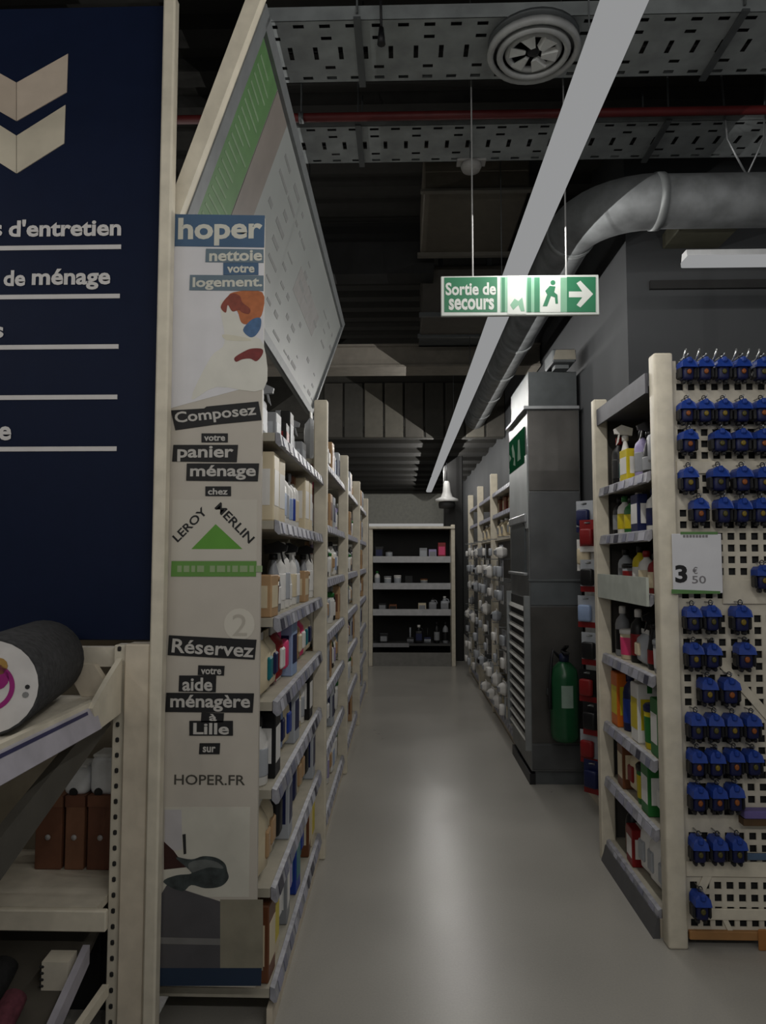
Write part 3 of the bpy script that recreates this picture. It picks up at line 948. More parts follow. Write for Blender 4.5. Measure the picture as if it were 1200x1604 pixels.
for poly in ([(268, 643), (320, 640), (324, 637), (405, 629), (410, 658), (338, 665), (275, 674)], [(316, 679), (357, 679), (357, 693), (316, 693)], [(272, 697), (373, 697), (371, 724), (270, 723)],
             [(293, 726), (406, 726), (404, 754), (292, 753)], [(322, 762), (362, 762), (362, 777), (322, 777)], [(265, 995), (402, 1002), (399, 1033), (263, 1026)],
             [(311, 1042), (352, 1043), (351, 1058), (310, 1057)], [(281, 1058), (339, 1058), (338, 1084), (280, 1083)], [(261, 1085), (398, 1086), (396, 1116), (259, 1115)],
             [(316, 1116), (351, 1117), (350, 1131), (315, 1131)], [(297, 1129), (365, 1129), (365, 1152), (297, 1152)], [(313, 1164), (345, 1164), (344, 1181), (312, 1181)]):
    patch('word_box', poly, BK, t, YT, .0028)
lettering([('hoper', 279, 342, 411, 386), ('nettoie', 328, 393, 411, 410), ('votre', 356, 416, 399, 428), ('logement.', 302, 435, 411, 455)], mat('cream_ink', (.58, .57, .50), .6, 0, .03), t, YT, .0034, .03)
mb = MB()
a, b, c_ = at(276, 668, YT), at(403, 655, YT), at(273, 646, YT)
for p_ in (a, b, c_):
    p_.y = YT
word(mb, 'Composez', a, b, c_, .02, (0, -.0034, 0))
mb.build('lettering', mat('grey_ink', (.50, .48, .45), .6, 0, .03), t)
mb = MB()
a, b, c_ = at(269, 1022, YT), at(397, 1030, YT), at(271, 1000, YT)
for p_ in (a, b, c_):
    p_.y = YT
word(mb, 'Réservez', a, b, c_, .02, (0, -.0034, 0))
mb.build('lettering', mat('grey_ink', (.50, .48, .45), .6, 0, .03), t)
lettering([('votre', 320, 682, 353, 691), ('panier', 278, 699, 366, 723), ('ménage', 298, 729, 401, 752), ('chez', 326, 765, 357, 775), ('votre', 315, 1046, 347, 1056), ('aide', 286, 1061, 333, 1082),
           ('ménagère', 267, 1088, 392, 1114), ('à', 328, 1118, 340, 1129), ('Lille', 303, 1132, 359, 1150), ('sur', 318, 1169, 338, 1178)], mat('grey_ink', (.50, .48, .45), .6, 0, .03), t, YT, .0034, .025)
lettering([('HOPER.FR', 273, 1213, 384, 1229)], mat('brown_ink', (.06, .055, .045), .6), t, YT, .0014, .01)
patch('number_disc', [(375 + 24 * math.cos(k * PI / 10), 978 + 25 * math.sin(k * PI / 10)) for k in range(20)], mat('disc_print', (.60, .565, .49), .5, 0, .03), t, YT, .0012)
lettering([('2', 364, 962, 387, 996)], mat('disc_ink', (.44, .405, .345), .6, 0, .03), t, YT, .0020, .0)
# picture of the gloved hand low on the banner
patch('photo_print', [(258, 1264), (392, 1264), (390, 1405), (256, 1405)], mat('pale_room_print', (.55, .53, .46), .5, 0, .08, 9), t, YT, .0009)
patch('wall_print', [(258, 1268), (284, 1268), (286, 1330), (258, 1336)], mat('lilac_print', (.47, .45, .46), .5, 0, .05), t, YT, .0013)
patch('arm_print', [(257, 1318), (272, 1332), (279, 1342), (293, 1346), (293, 1358), (257, 1362)], mat('maroon_print', (.035, .010, .008), .5, 0, .2, 50), t, YT, .0016)
patch('glove_print', rounded([(276, 1343), (300, 1346), (318, 1341), (338, 1343), (352, 1352), (356, 1364), (358, 1376), (346, 1388), (322, 1391), (300, 1386), (285, 1396), (256, 1381), (276, 1371), (300, 1368), (292, 1358)]),       mat('glove_print', (.040, .050, .050), .5, 0, .5, 30), t, YT, .0018)
patch('glove_print', rounded([(296, 1352), (318, 1346), (340, 1350), (350, 1360), (330, 1358), (314, 1362), (300, 1366)]), mat('glove_light_print', (.12, .13, .125), .5, 0, .2, 30), t, YT, .0024)
patch('bottle_print', [(286, 1307), (291, 1306), (292, 1337), (288, 1338)], DARK, t, YT, .0018)
patch('table_print', [(250, 1405), (262, 1385), (345, 1412), (345, 1520), (248, 1520)], mat('slate_print', (.075, .072, .078), .5, 0, .1, 12), t, YT, .0011)
patch('table_print', [(345, 1409), (412, 1409), (412, 1520), (345, 1520)], mat('olive_print', (.24, .22, .165), .5, 0, .15, 12), t, YT, .0011)
patch('table_edge_print', [(252, 1468), (345, 1470), (345, 1480), (252, 1478)], mat('slate_light_print', (.17, .165, .16), .5), t, YT, .0015)
patch('navy_strip', [(247, 1516), (410, 1516), (409, 1544), (245, 1544)], mat('navy_print', (.012, .028, .06), .5, 0, .05), t, YT, .0013)

# ------------------------------------------------------------------ tilted header sign above the near rack
n0 = Vector((-.79, 2.45, 2.83))
vdir = Vector((.28, 0, .80))
vl = vdir.length
nrm = Vector((vdir.z, 0, -vdir.x)).normalized()
LS = 3.55


def hp(u, v, k=0):
    return n0 + Vector((0, u, 0)) + vdir * v + nrm * k


t = thing('header_sign', 'long tilted header sign with a green band over the rack behind the banner', 'sign', n0)
HF = mat('sign_frame', (.15, .16, .165), .5, .2)


def slab(name, u0, u1, v0, v1, k0, k1, m, par=t):
    return MB().prism([hp(u0, v0, k0), hp(u1, v0, k0), hp(u1, v1, k0), hp(u0, v1, k0)], nrm, k1 - k0).build(name, m, par)


PW = mat('white_sheet', (.235, .248, .242), .45, 0, .05, 3)
slab('panel', 0, LS, 0, 1, -.03, 0, PW)
slab('frame', 0, .075, 0, 1.0, 0, .02, HF)
slab('frame', LS - .055, LS, 0, 1.0, 0, .02, HF)
slab('frame', .055, LS - .055, .0, .055, 0, .02, HF)
slab('frame', .055, LS - .055, .945, 1.0, 0, .02, HF)
slab('frame', 0, LS, .945, 1.0, -.05, -.03, HF)
slab('end_trim', -.045, .0, -.02, 1.02, -.038, .014, CREAM)
slab('green_band', .10, .41, .06, .94, 0, .003, mat('sign_green', (.075, .165, .058), .5, 0, .08))
slab('brown_band', .42, .66, .06, .94, 0, .003, mat('sign_brown', (.17, .15, .135), .5, 0, .1, 6))
slab('grey_band', .078, .10, .06, .94, 0, .003, mat('sign_grey', (.25, .26, .26), .5))
GL = mat('sign_pale_ink', (.14, .22, .12), .6)
m_ = MB()
for k in range(19):
    v = .10 + k * .043
    w = random.uniform(.12, .24)
    m_.prism([hp(.14, v, .003), hp(.14 + w, v, .003), hp(.14 + w, v + .012, .003), hp(.14, v + .012, .003)], nrm, .001)
m_.build('faint_letters', GL, t)['kind'] = 'stuff'
m_ = MB()
random.seed(5)
for r in range(9):
    u = .78
    v = .12 + r * .09
    while u < 3.35:
        w = random.uniform(.05, .22)
        if random.random() < (.8 if u < 1.5 else .45):
            hh = random.choice((.012, .02, .03))
            m_.prism([hp(u, v, 0), hp(u + w, v, 0), hp(u + w, v + hh, 0), hp(u, v + hh, 0)], nrm, .0015)
        u += w + random.uniform(.03, .2)
m_.build('faint_letters', mat('sign_grey_ink', (.165, .17, .168), .6), t)['kind'] = 'stuff'
slab('grey_print', 1.7, 2.6, .48, .66, 0, .001, mat('sign_soft_grey', (.20, .195, .19), .6))
for u in (.4, 1.9, 3.3):
    q = hp(u, .9, -.03)
    MB().tube([q, q + Vector((-.02, 0, .1)), (q.x - .02, q.y, 4.2)], .006, 6).build('hanger_rod', STEEL_D, t)

# ------------------------------------------------------------------ exit sign hung over the aisle
YE = 3.2
r_ = rect(691, 430, 938, 495, YE)
t = thing('exit_sign', 'hanging green emergency exit sign with running figure and arrow', 'sign', (r_[0] + r_[1]) / 2)
MB().rbox((r_[0].x, YE, r_[0].z), (r_[1].x, YE + .02, r_[2].z), .003).build('panel', mat('sign_white', (.50, .53, .50), .5, 0, .04), t)
EG = mat('exit_green', (.012, .135, .060), .5, 0, .06)
EW = mat('exit_white', (.52, .54, .51), .5, 0, .04)
EP = mat('exit_pale_green', (.16, .33, .22), .5, 0, .06)
patch('green_field', [(696, 435), (779, 434), (779, 489), (696, 489)], EG, t, YE, .0015)
lettering([('Sortie de', 698, 443, 777, 463), ('secours', 703, 468, 774, 486)], EW, t, YE, .0022, .03)
patch('green_field', [(784, 434), (846, 434), (846, 489), (784, 489)], EP, t, YE, .0012)
patch('green_field', [(786, 435), (791, 435), (791, 489), (786, 489)], EG, t, YE, .0018)
patch('door_symbol', [(795, 432), (824, 432), (824, 492), (795, 492)], EW, t, YE, .0020)
patch('figure_symbol', [(799, 478), (806, 468), (812, 472), (818, 466), (822, 488), (816, 488), (812, 478), (804, 486)], EP, t, YE, .0026)
for x0, x1 in ((826, 832), (837, 845)):
    patch('green_field', [(x0, 435), (x1, 435), (x1, 489), (x0, 489)], EG, t, YE, .0020)
patch('door_symbol', [(846, 435), (878, 435), (878, 489), (846, 489)], EW, t, YE, .0018)
patch('figure_symbol', [(858 + 4 * math.cos(k * PI / 5) + 8, 443 + 4 * math.sin(k * PI / 5)) for k in range(10)], EG, t, YE, .0026)
patch('figure_symbol', [(861, 448), (870, 449), (868, 458), (873, 462), (874, 476), (870, 476), (869, 466), (863, 464), (857, 480), (850, 480), (857, 462), (854, 456)], EG, t, YE, .0026)
patch('green_field', [(878, 435), (888, 435), (888, 489), (878, 489)], EP, t, YE, .0020)
patch('green_field', [(888, 434), (933, 434), (933, 489), (888, 489)], EG, t, YE, .0022)
patch('arrow_symbol', [(891, 457), (912, 457), (903, 444), (909, 440), (929, 461), (909, 482), (903, 478), (912, 466), (891, 466)], EW, t, YE, .0030)
for px in (741, 888):
    a = at(px, 430, YE)
    MB().tube([(a.x, YE + .01, a.z - .005), (a.x, YE + .01, 4.262)], .004, 6).build('hanger_wire', mat('wire_white', (.45, .45, .45), .5), t)

# ------------------------------------------------------------------ navy board, post and display end
YN = 2.40
a, b = at(245, 1003, YN), at(262, 8, YN)
t = thing('navy_board', 'big dark navy sign board with pale chevrons and underlined words', 'sign', (-1.4, YN, a.z))
xr_ = -.838
MB().rbox((-2.1, YN, a.z), (xr_, YN + .03, b.z), .003).build('board', NAVY, t)
CHV = mat('chevron_print', (.50, .42, .34), .5, 0, .06)
CHV2 = mat('chevron_print_dim', (.45, .375, .30), .5, 0, .06)
CHV3 = mat('chevron_print_pale', (.52, .47, .37), .5, 0, .1, 8)
for (ct, cb, rt_, rb, dx) in ((130, 190, 85, 145, 80), (213, 272, 165, 225, 76)):
    patch('chevron', [(27, ct), (27 + dx, rt_), (27 + dx - 2, rb), (27, cb)], CHV if ct < 200 else CHV3, t, YN, .003)
    patch('chevron', [(26, ct), (26, cb), (26 - dx + 2, rb), (26 - dx, rt_)], CHV2 if ct < 200 else CHV3, t, YN, .003)
for y, x1 in ((387, 190), (464, 188), (543, 186), (622, 184), (703, 183)):
    l0, l1 = at(x1 - 330, y, YN), at(x1, y, YN)
    z = l1.z
    MB().box((l0.x, YN - .003, z - .008), (l1.x, YN, z + .008)).build('rule_line', INKW, t)
lettering([("d'entretien", 14, 345, 190, 372), ('s', -18, 352, 4, 372), ('de', 6, 424, 40, 449), ('ménage', 50, 422, 173, 455), ('s', -12, 512, 6, 530), ('e', -2, 668, 18, 690)], INKW, t, YN, .003, .03)

t = thing('frame_post', 'tall cream post standing between the navy board and the printed banner', 'post', (-.815, 2.45, 0))
MB().rbox((-.836, 2.345, 0), (-.794, 2.396, 3.585), .006).build('upright', CREAM, t)
MB().rbox((-.925, 2.36, 0), (-.838, 2.44, 1.315), .005).build('wide_upright', BEIGE, t)
MB().rbox((-.968, 2.38, 0), (-.927, 2.44, 1.31), .003).build('slotted_rail', CREAM, t)
m_ = MB()
for k in range(26):
    z = .04 + k * .05
    m_.rbox((-.955, 2.374, z), (-.943, 2.382, z + .016), .003)
o = m_.build('slots', DARK, t)
o['kind'] = 'stuff'

# end panel behind the roll and the shelf brackets
t = thing('display_end', 'cream end display of sloping brackets and shelves under the navy board', 'shelf', (-1.2, 2.3, 0))
MB().rbox((-2.1, 2.74, .0), (-.97, 2.76, 1.30), .004).build('back_panel', mat('end_panel', (.33, .285, .21), .6), t)
MB().box((-2.1, 2.40, 1.235), (-.97, 2.44, 1.30)).build('top_beam', CREAM2, t)
# upper shelf, running towards the camera with a price rail along its side
ZU = 1.145
MB().box((-2.1, .6, ZU - .03), (-.955, 2.372, ZU)).build('shelf', CREAM2, t)
pr = MB().prism([(-.960, .6, ZU + .012), (-.940, .6, ZU + .004), (-.918, .6, ZU - .062), (-.930, .6, ZU - .070), (-.958, .6, ZU - .03)], (0, 1, 0), 1.58).build('price_rail', mat('lilac_rail', (.42, .40, .45), .45), t)
MB().box((-.964, .6, ZU), (-.945, 2.20, ZU + .020)).build('edge_strip', CREAM, t)
MB().prism([(-.9395, .62, ZU + .0), (-.9365, .62, ZU - .009), (-.9345, .62, ZU - .009), (-.9375, .62, ZU + .0)], (0, 1, 0), 1.5).build('rail_line', mat('navy_line', (.03, .03, .09), .5), pr)
br = [(-.948, 2.358, 1.27), (-.948, 2.358, 1.09), (-.948, 2.18, 1.075), (-.948, 2.14, 1.15), (-.948, 2.26, 1.22)]
MB().prism(br, (1, 0, 0), .017).build('bracket', CREAM, t)
MB().prism([(-1.12, 2.345, 1.25), (-1.02, 2.345, 1.25), (-.95, 2.345, 1.146), (-1.06, 2.345, 1.146)], (0, 1, 0), .03).build('bracket', BEIGE, t)
# strut below the upper shelf
MB().prism([(-1.0, 2.32, 1.112), (-1.0, 2.38, 1.05), (-1.0, 1.42, .71), (-1.0, 1.30, .79)], (1, 0, 0), .028).build('strut', mat('strut_grey', (.085, .08, .07), .5, .3), t)
# lower shelf
ZL = .495
p0 = at(0, 1415, 2.08)
MB().box((-2.1, 2.30, ZL - .025), (-.972, 2.74, ZL)).build('shelf', CREAM2, t)
MB().rbox((-2.1, 2.278, ZL - .065), (-.932, 2.30, ZL), .004).build('front_edge', CREAM, t)
# low sloping tray of rolls


def tz(y):
    return .30 + (y - 2.3) * .44


MB().prism([(-2.1, 1.64, tz(1.64)), (-2.1, 2.60, tz(2.60)), (-2.1, 2.60, tz(2.60) - .02), (-2.1, 1.64, tz(1.64) - .008)], (1, 0, 0), 1.08).build('shelf', mat('tray_brown', (.085, .075, .06), .7), t)
MB().prism([(-1.02, 1.70, tz(1.70) + .004), (-1.02, 2.32, tz(2.32) + .004), (-1.02, 2.32, tz(2.32) + .062), (-1.02, 1.70, tz(1.70) + .062)], (1, 0, 0), .022).build('price_rail', mat('lilac_rail', (.42, .40, .45), .45), t)
MB().box((-.958, 1.2, .21), (-.938, 2.33, .245)).build('lower_rail', CREAM, t)
MB().box((-2.1, 2.60, .0), (-1.0, 2.63, .42)).build('tray_back', DARK, t)
for k in range(5):
    x = -1.42 + k * .085
    MB().box((x, 2.46, .425), (x + .03, 2.598, .437)).build('grille_slat', mat('grille_grey', (.10, .095, .08), .5, .3), t)

# roll of dark matting with a white end label
q0, q1 = Vector((-1.052, 1.80, 1.2735)), Vector((-1.167, 2.30, 1.2735))
d = (q1 - q0).normalized()
t = thing('matting_roll', 'thick dark grey roll of matting with white end label under the navy board', 'roll', q0)
MB().tube([q0, q0 + d * .01, q1 - d * .01, q1], [.122, .127, .127, .122], 32).build('roll_body', mat('matting', (.042, .042, .044), .95, 0, .35, 60, bump=.4), t)
sd = d.cross(Vector((0, 0, 1))).normalized()
uz = sd.cross(d)


def disc(k0, r, m, name, par, c=(0, 0), seg=28, inner=0.0, a0=0, a1=2 * PI):
    b0 = q0 - d * k0
    vs = []
    n = seg
    pl = [b0 + sd * (c[0] + r * math.cos(a0 + (a1 - a0) * k / n)) + uz * (c[1] + r * math.sin(a0 + (a1 - a0) * k / n)) for k in range(n + (inner > 0))]
    if inner:
        pl += [b0 + sd * (c[0] + inner * math.cos(a1 - (a1 - a0) * k / n)) + uz * (c[1] + inner * math.sin(a1 - (a1 - a0) * k / n)) for k in range(n + 1)]
    return MB().prism(pl, -d, .0012).build(name, m, par)


lb = disc(.0005, .118, mat('label_white', (.58, .56, .55), .5), 'end_label', t)
disc(.002, .062, mat('magenta_print', (.28, .012, .16), .5), 'ring_print', lb, (0, 0), 24, .050, -1.9, 1.3)
disc(.002, .022, mat('gold_print', (.34, .20, .05), .5), 'emblem_print', lb, (.022, .052), 12)
disc(.002, .030, mat('magenta_print', (.28, .012, .16), .5), 'emblem_print', lb, (.018, .022), 14)
disc(.002, .006, DARK, 'print_dot', lb, (.092, -.002), 8)
disc(.002, .008, mat('grey_dot', (.2, .2, .2), .5), 'print_dot', lb, (.088, -.022), 8)

# brown boxes on the lower shelf
BROWN = [mat('brown_card_a', (.16, .065, .034), .7, 0, .15), mat('brown_card_b', (.20, .09, .048), .7, 0, .15), mat('brown_card_c', (.14, .055, .03), .7, 0, .15)]
for k, (x0, x1) in enumerate(((52, 98), (99, 133), (134, 180))):
    a, b = at(x0, 1338, 2.56), at(x1, 1249, 2.56)
    t = thing('storage_box', 'brown card box, %s, on the lower shelf under the roll' % ('partly hidden by the grey strut', 'in the middle of three', 'touching the slotted rail')[k], 'box', ((a.x + b.x) / 2, 2.60, ZL), 'brown boxes on the display end')
    MB().rbox((a.x + .002, 2.565, ZL + .001), (b.x - .002, 2.70, b.z), .003).build('box_body', BROWN[k], t)
    MB().box((a.x + .0005, 2.563, b.z - .035), (b.x - .0005, 2.702, b.z + .003)).build('lid', BROWN[(k + 1) % 3], t)
    cx = (a.x + b.x) / 2
    zc_ = at(0, 1311, 2.56).z
    MB().lathe([(.010, 0), (.010, .003)], (0, 0, 0), 10).build('sticker', mat('sticker_white', (.45, .43, .42), .5), t)
    o = [q for q in t.children if q.name.startswith('sticker')][0]
    o.data.transform(Matrix.Translation(Vector((cx, 2.5625, zc_)) - Vector(WLOC[t.name])) @ Matrix.Rotation(PI / 2, 4, 'X') @ Matrix.Translation(Vector(WLOC[t.name])))
# white holed containers on the boxes
for k, (x0, x1, y1, hx) in enumerate(((98, 138, 1203, 116), (139, 190, 1186, 155))):
    a, b = at(x0, 1249, 2.58), at(x1, y1, 2.58)
    t = thing('white_container', ('lower white container with a round hole standing on the brown boxes', 'taller white container with a round hole, beside the slotted rail')[k], 'container', ((a.x + b.x) / 2, 2.61, a.z), 'white containers on the brown boxes')
    hx_ = at(hx, 1240, 2.58)
    MB().rbox((a.x, 2.575, a.z + .004), (b.x, 2.69, b.z), .026, 3).build('body', WHITE, t)
    MB().rbox((a.x + .008, 2.585, b.z - .004), (b.x - .008, 2.68, b.z + .008), .004).build('lid', mat('lid_white', (.62, .62, .60), .5), t)
    m_ = MB().tube([(hx_.x, 2.573, hx_.z), (hx_.x, 2.582, hx_.z)], .015, 12)
    m_.build('hole', DARK, t)
# rolls and block on the low tray
for k, (x, r, y0, y1, col, lab) in enumerate(((-1.160, .036, 1.75, 2.20, (.13, .035, .050), 'dark red rolled mat lying next to the cream block on the low tray'), (-1.240, .040, 1.75, 2.29, (.012, .012, .012), 'black rolled mat lying between the two dark red rolls'),
                                              (-1.330, .045, 1.75, 2.30, (.12, .030, .042), 'thicker dark red rolled mat behind the black roll on the low tray'), (-1.430, .05, 1.75, 2.30, (.014, .014, .016), 'black rolled mat lying last on the low tray'))):
    n_ = Vector((0, -.44, 1)).normalized() * (r + .002)
    P0, P1 = Vector((x, y0, tz(y0))) + n_, Vector((x, y1, tz(y1))) + n_
    e = (P1 - P0).normalized()
    t = thing('rolled_mat', lab, 'roll', P0 - n_, 'rolled mats on the low tray')
    MB().tube([P0, P0 + e * .03, P1 - e * .03, P1], [r * .94, r, r, r * .94], 18).build('roll_body', mat('mat_%d' % k, col, .9, 0, .3, 50, bump=.4), t)
    MB().tube([P0 + e * .2, P0 + e * .24], r * 1.03, 18).build('band', mat('band_grey', (.10, .09, .09), .6), t)
a, b = at(70, 1540, 2.22), at(118, 1494, 2.22)
t = thing('foam_block', 'pale cream block with a notched edge beside the rolled mats low down', 'block', (-1.08, 2.26, tz(2.26)))
MB().prism([(-1.112, 2.24, tz(2.24) + .002), (-1.112, 2.30, tz(2.30) + .002), (-1.112, 2.30, .364), (-1.112, 2.24, .360)], (1, 0, 0), .082).build('block_body', CREAM2, t)
for k in range(4):
    zz = .284 + k * .019
    MB().rbox((-1.119, 2.237, zz), (-1.104, 2.26, zz + .009), .003).build('notch', DARK, t)

# ------------------------------------------------------------------ metal duct cabinet with louvres
X0, X1, YC0, YC1 = .915, 1.29, 5.15, 6.02
t = thing('metal_cabinet', 'tall galvanised metal cabinet with slatted louvre and exit sticker', 'cabinet', ((X0 + X1) / 2, (YC0 + YC1) / 2, 0))
MB().box((X0, YC0, .10), (X1, YC1, 2.70)).build('body', mat('cabinet_steel', (.17, .178, .18), .4, .5, .2, 5), t)
MB().box((X0 + .03, YC0 + .03, 0), (X1, YC1 - .02, .10)).build('plinth', STEEL_D, t)
MB().box((X0 + .02, YC0 + .05, 2.70), (X1, YC1, 2.98)).build('top_hood', mat('hood_steel', (.075, .082, .085), .5, .5), t)
MB().rbox((X0 - .03, YC0 - .03, 2.685), (X1, YC1, 2.71), .004).build('top_trim', mat('steel_pale', (.32, .33, .34), .4, .5), t)
zf = [.10, .30, 1.27, 1.43, 2.70]
for k, (z0, z1) in enumerate(((.11, .285), (.295, 1.255), (1.265, 1.44), (1.45, 2.08), (2.09, 2.68))):
    MB().rbox((X0 + .006, YC0 - .008, z0), (X1 - .006, YC0, z1), .003).build('front_panel', mat('panel_steel_%d' % (k % 3), ((.125, .13, .135), (.105, .10, .095), (.15, .165, .175))[k % 3], .34, .5, .2, 4), t)
MB().rbox((X0 - .01, YC0 - .02, 1.435), (X1, YC0 - .004, 1.452), .003).build('ledge', STEEL_D, t)
# left face: sticker, pale panel, vent window, louvre
MB().box((X0 - .006, YC0 + .02, 1.82), (X0, YC1 - .02, 2.36)).build('side_panel', mat('pale_panel', (.40, .42, .42), .5, .1, .1, 4), t)
st = MB().box((X0 - .008, YC0 + .10, 2.31), (X0, YC1 - .04, 2.58)).build('exit_sticker', mat('dark_exit_green', (.006, .04, .018), 1.0, 0, .05, spec=0), t)
m_ = MB()
for yz in ([(.20, .05), (.34, .05), (.30, .21), (.24, .21)], [(.45, .03), (.55, .05), (.50, .10), (.58, .12), (.62, .20), (.56, .22), (.48, .14)], [(.66, .12), (.74, .10), (.74, .16)]):
    m_.prism([(X0 - .008, YC0 + p_[0] + .06, 2.31 + p_[1]) for p_ in yz], (-1, 0, 0), .0012)
m_.build('figure_symbol', mat('sticker_pale', (.14, .19, .15), 1.0, 0, .05, spec=0), st)
wn = [(X0 - .012, YC0 + .12, 1.50), (X0 - .012, YC1 - .12, 1.50), (X0 - .012, YC1 - .12, 1.84)] + [(X0 - .012, (YC0 + YC1) / 2 + .315 * math.cos(a_), 1.84 + .06 * math.sin(a_)) for a_ in (PI * .25, PI * .5, PI * .75)] + [(X0 - .012, YC0 + .12, 1.84)]
MB().prism(wn, (1, 0, 0), .012).build('vent_window', mat('vent_dark', (.065, .075, .08), .4, .3), t)
MB().rbox((X0 - .03, YC0 + .06, 1.475), (X0, YC1 - .06, 1.497), .004).build('window_sill', mat('steel_pale', (.32, .33, .34), .4, .5), t)
MB().rbox((X0 - .022, YC0 + .06, 1.865), (X0, YC1 - .06, 1.93), .008).build('window_hood', mat('steel_pale', (.32, .33, .34), .4, .5), t)
MB().box((X0 - .004, YC0 + .03, .26), (X0 + .0005, YC1 - .03, 1.31)).build('louvre_back', DARK, t)
for k in range(13):
    z = .275 + k * .078
    MB().prism([(X0 - .004, YC0 + .03, z + .030), (X0 - .010, YC0 + .03, z + .034), (X0 - .026, YC0 + .03, z + .006), (X0 - .020, YC0 + .03, z)], (0, 1, 0), YC1 - YC0 - .06).build('louvre_slat', mat('slat_pale', (.56, .56, .53), .5), t)
for yf in (YC0, YC1 - .03):
    MB().box((X0 - .04, yf, .24), (X0, yf + .03, 1.33)).build('louvre_frame', STEEL, t)
MB().box((X0 - .012, YC0 + .02, .0), (X0 + .03, YC1 - .05, .075)).build('kick_strip', BLACK, t)

p = at(885, 558, 5.0)
t = thing('emergency_light', 'small pale emergency light box on top of the metal cabinet', 'light', (p.x, 5.1, 2.98))
MB().rbox((p.x - .085, 5.02, 3.005), (p.x + .085, 5.30, 3.10), .01).build('case', STEEL_D, t)
MB().prism([(p.x - .08, 5.01, 3.02), (p.x + .08, 5.01, 3.02), (p.x + .075, 5.01, 3.09), (p.x - .06, 5.01, 3.09)], (0, 1, 0), .012).build('lens', mat('lens_tan', (.20, .185, .15), .5), t)
MB().box((p.x - .05, 5.1, 2.978), (p.x + .05, 5.2, 3.006)).build('foot', STEEL_D, t)

# extinguisher
p0, p1 = at(887, 1162, 5.0), at(887, 1012, 5.0)
cx, cy = p0.x, 5.03
t = thing('fire_extinguisher', 'dark green extinguisher cylinder with pale label on the metal cabinet', 'extinguisher', (cx, cy, p0.z))
zz = p0.z
MB().lathe([(.070, 0), (.088, .015), (.096, .04), (.096, .43), (.085, .49), (.05, .53), (.03, .545)], (cx, cy, zz), 24).build('cylinder', mat('green_enamel', (.010, .075, .028), .3), t)
MB().lathe([(.034, .54), (.036, .585), (.02, .60)], (cx, cy, zz), 14).build('valve', mat('navy_plastic', (.012, .018, .05), .4), t)
MB().rbox((cx - .018, cy - .10, zz + .60), (cx + .018, cy + .03, zz + .618), .005).prism([(cx - .014, cy - .10, zz + .665), (cx - .014, cy + .02, zz + .625), (cx - .014, cy + .03, zz + .61), (cx - .014, cy - .09, zz + .65)], (1, 0, 0), .028).build('handle', BLACK, t)
MB().tube([(cx - .03, cy, zz + .57), (cx - .075, cy, zz + .62), (cx - .088, cy - .01, zz + .56), (cx - .102, cy - .02, zz + .40), (cx - .104, cy - .02, zz + .22)], [.011, .011, .011, .011, .016], 10).build('hose', BLACK, t)
vs = []
for k in range(7):
    a_ = -PI / 2 + (k - 3) * .14
    vs.append((cx + .0972 * math.cos(a_), cy + .0972 * math.sin(a_)))
MB().add([(x, y, z) for x, y in vs for z in (zz + .24, zz + .39)], [(2 * k, 2 * k + 2, 2 * k + 3, 2 * k + 1) for k in range(6)]).build('label', mat('label_pale', (.24, .32, .27), .5), t)
MB().box((cx - .05, cy + .09, zz + .12), (cx + .05, YC0 - .0085, zz + .50)).box((cx - .105, cy + .04, zz + .30), (cx - .097, cy + .10, zz + .34)).box((cx + .097, cy + .04, zz + .30), (cx + .105, cy + .10, zz + .34)).box((cx - .105, cy + .092, zz + .30), (cx + .105, cy + .10, zz + .34)).build('bracket', STEEL_D, t)

# white strip of red and black packs beside the cabinet
t = thing('clip_strip_panel', 'white upright side panel carrying red and black packs between cabinet and rack', 'panel', (1.28, 4.62, 0))
MB().rbox((1.275, 4.06, .0), (1.315, 5.02, 1.52), .004).build('panel', mat('panel_white', (.36, .37, .36), .6), t)
MB().box((1.270, 4.07, 0), (1.276, 5.0, .05)).build('foot_rail', BEIGE, t)
RED = [(808, ('silver', 'navy', 'navy'), 'pale pack with a navy bubble, above the first red one'), (838, ('red', 'red', 'white'), 'topmost red pack on the white side panel'),
       (868, ('white', 'cream', 'white'), 'plain white pack between two red ones'), (900, ('silver', 'black', 'red'), 'pale pack with red foot holding a black tool below the white one'),
       (955, ('silver', 'pale blue', 'red'), 'pale pack with red foot and pale blue bubble'), (1012, ('silver', 'black', 'red'), 'pale pack with black tool and red foot by the extinguisher top'),
       (1068, ('black', 'red', 'red'), 'black card pack with red bubble beside the green cylinder'), (1118, ('black', 'black', 'red'), 'black pack with red foot on the white side panel'),
       (1160, ('silver', 'red', 'red'), 'lowest pale pack with red bubble on the white side panel'), (1205, ('navy', 'navy', 'red'), 'navy pack hanging lowest of all on the white side panel')]
for k, (y, cs, lab) in enumerate(RED):
    Y = 4.70 - (k % 2) * .08
    z = 1.6 - (y - 875) * Y / 1110
    place('blister_pack', cs, (1.205, Y, z - .11), -PI / 2 + .75, (1.15, 1.0, .9), lab, 'packs on the white side panel')
    MB().tube([(1.276, Y, z + .0765), (1.20, Y, z + .0765), (1.18, Y, z + .0765)], .004, 5).build('hook', STEEL, t)

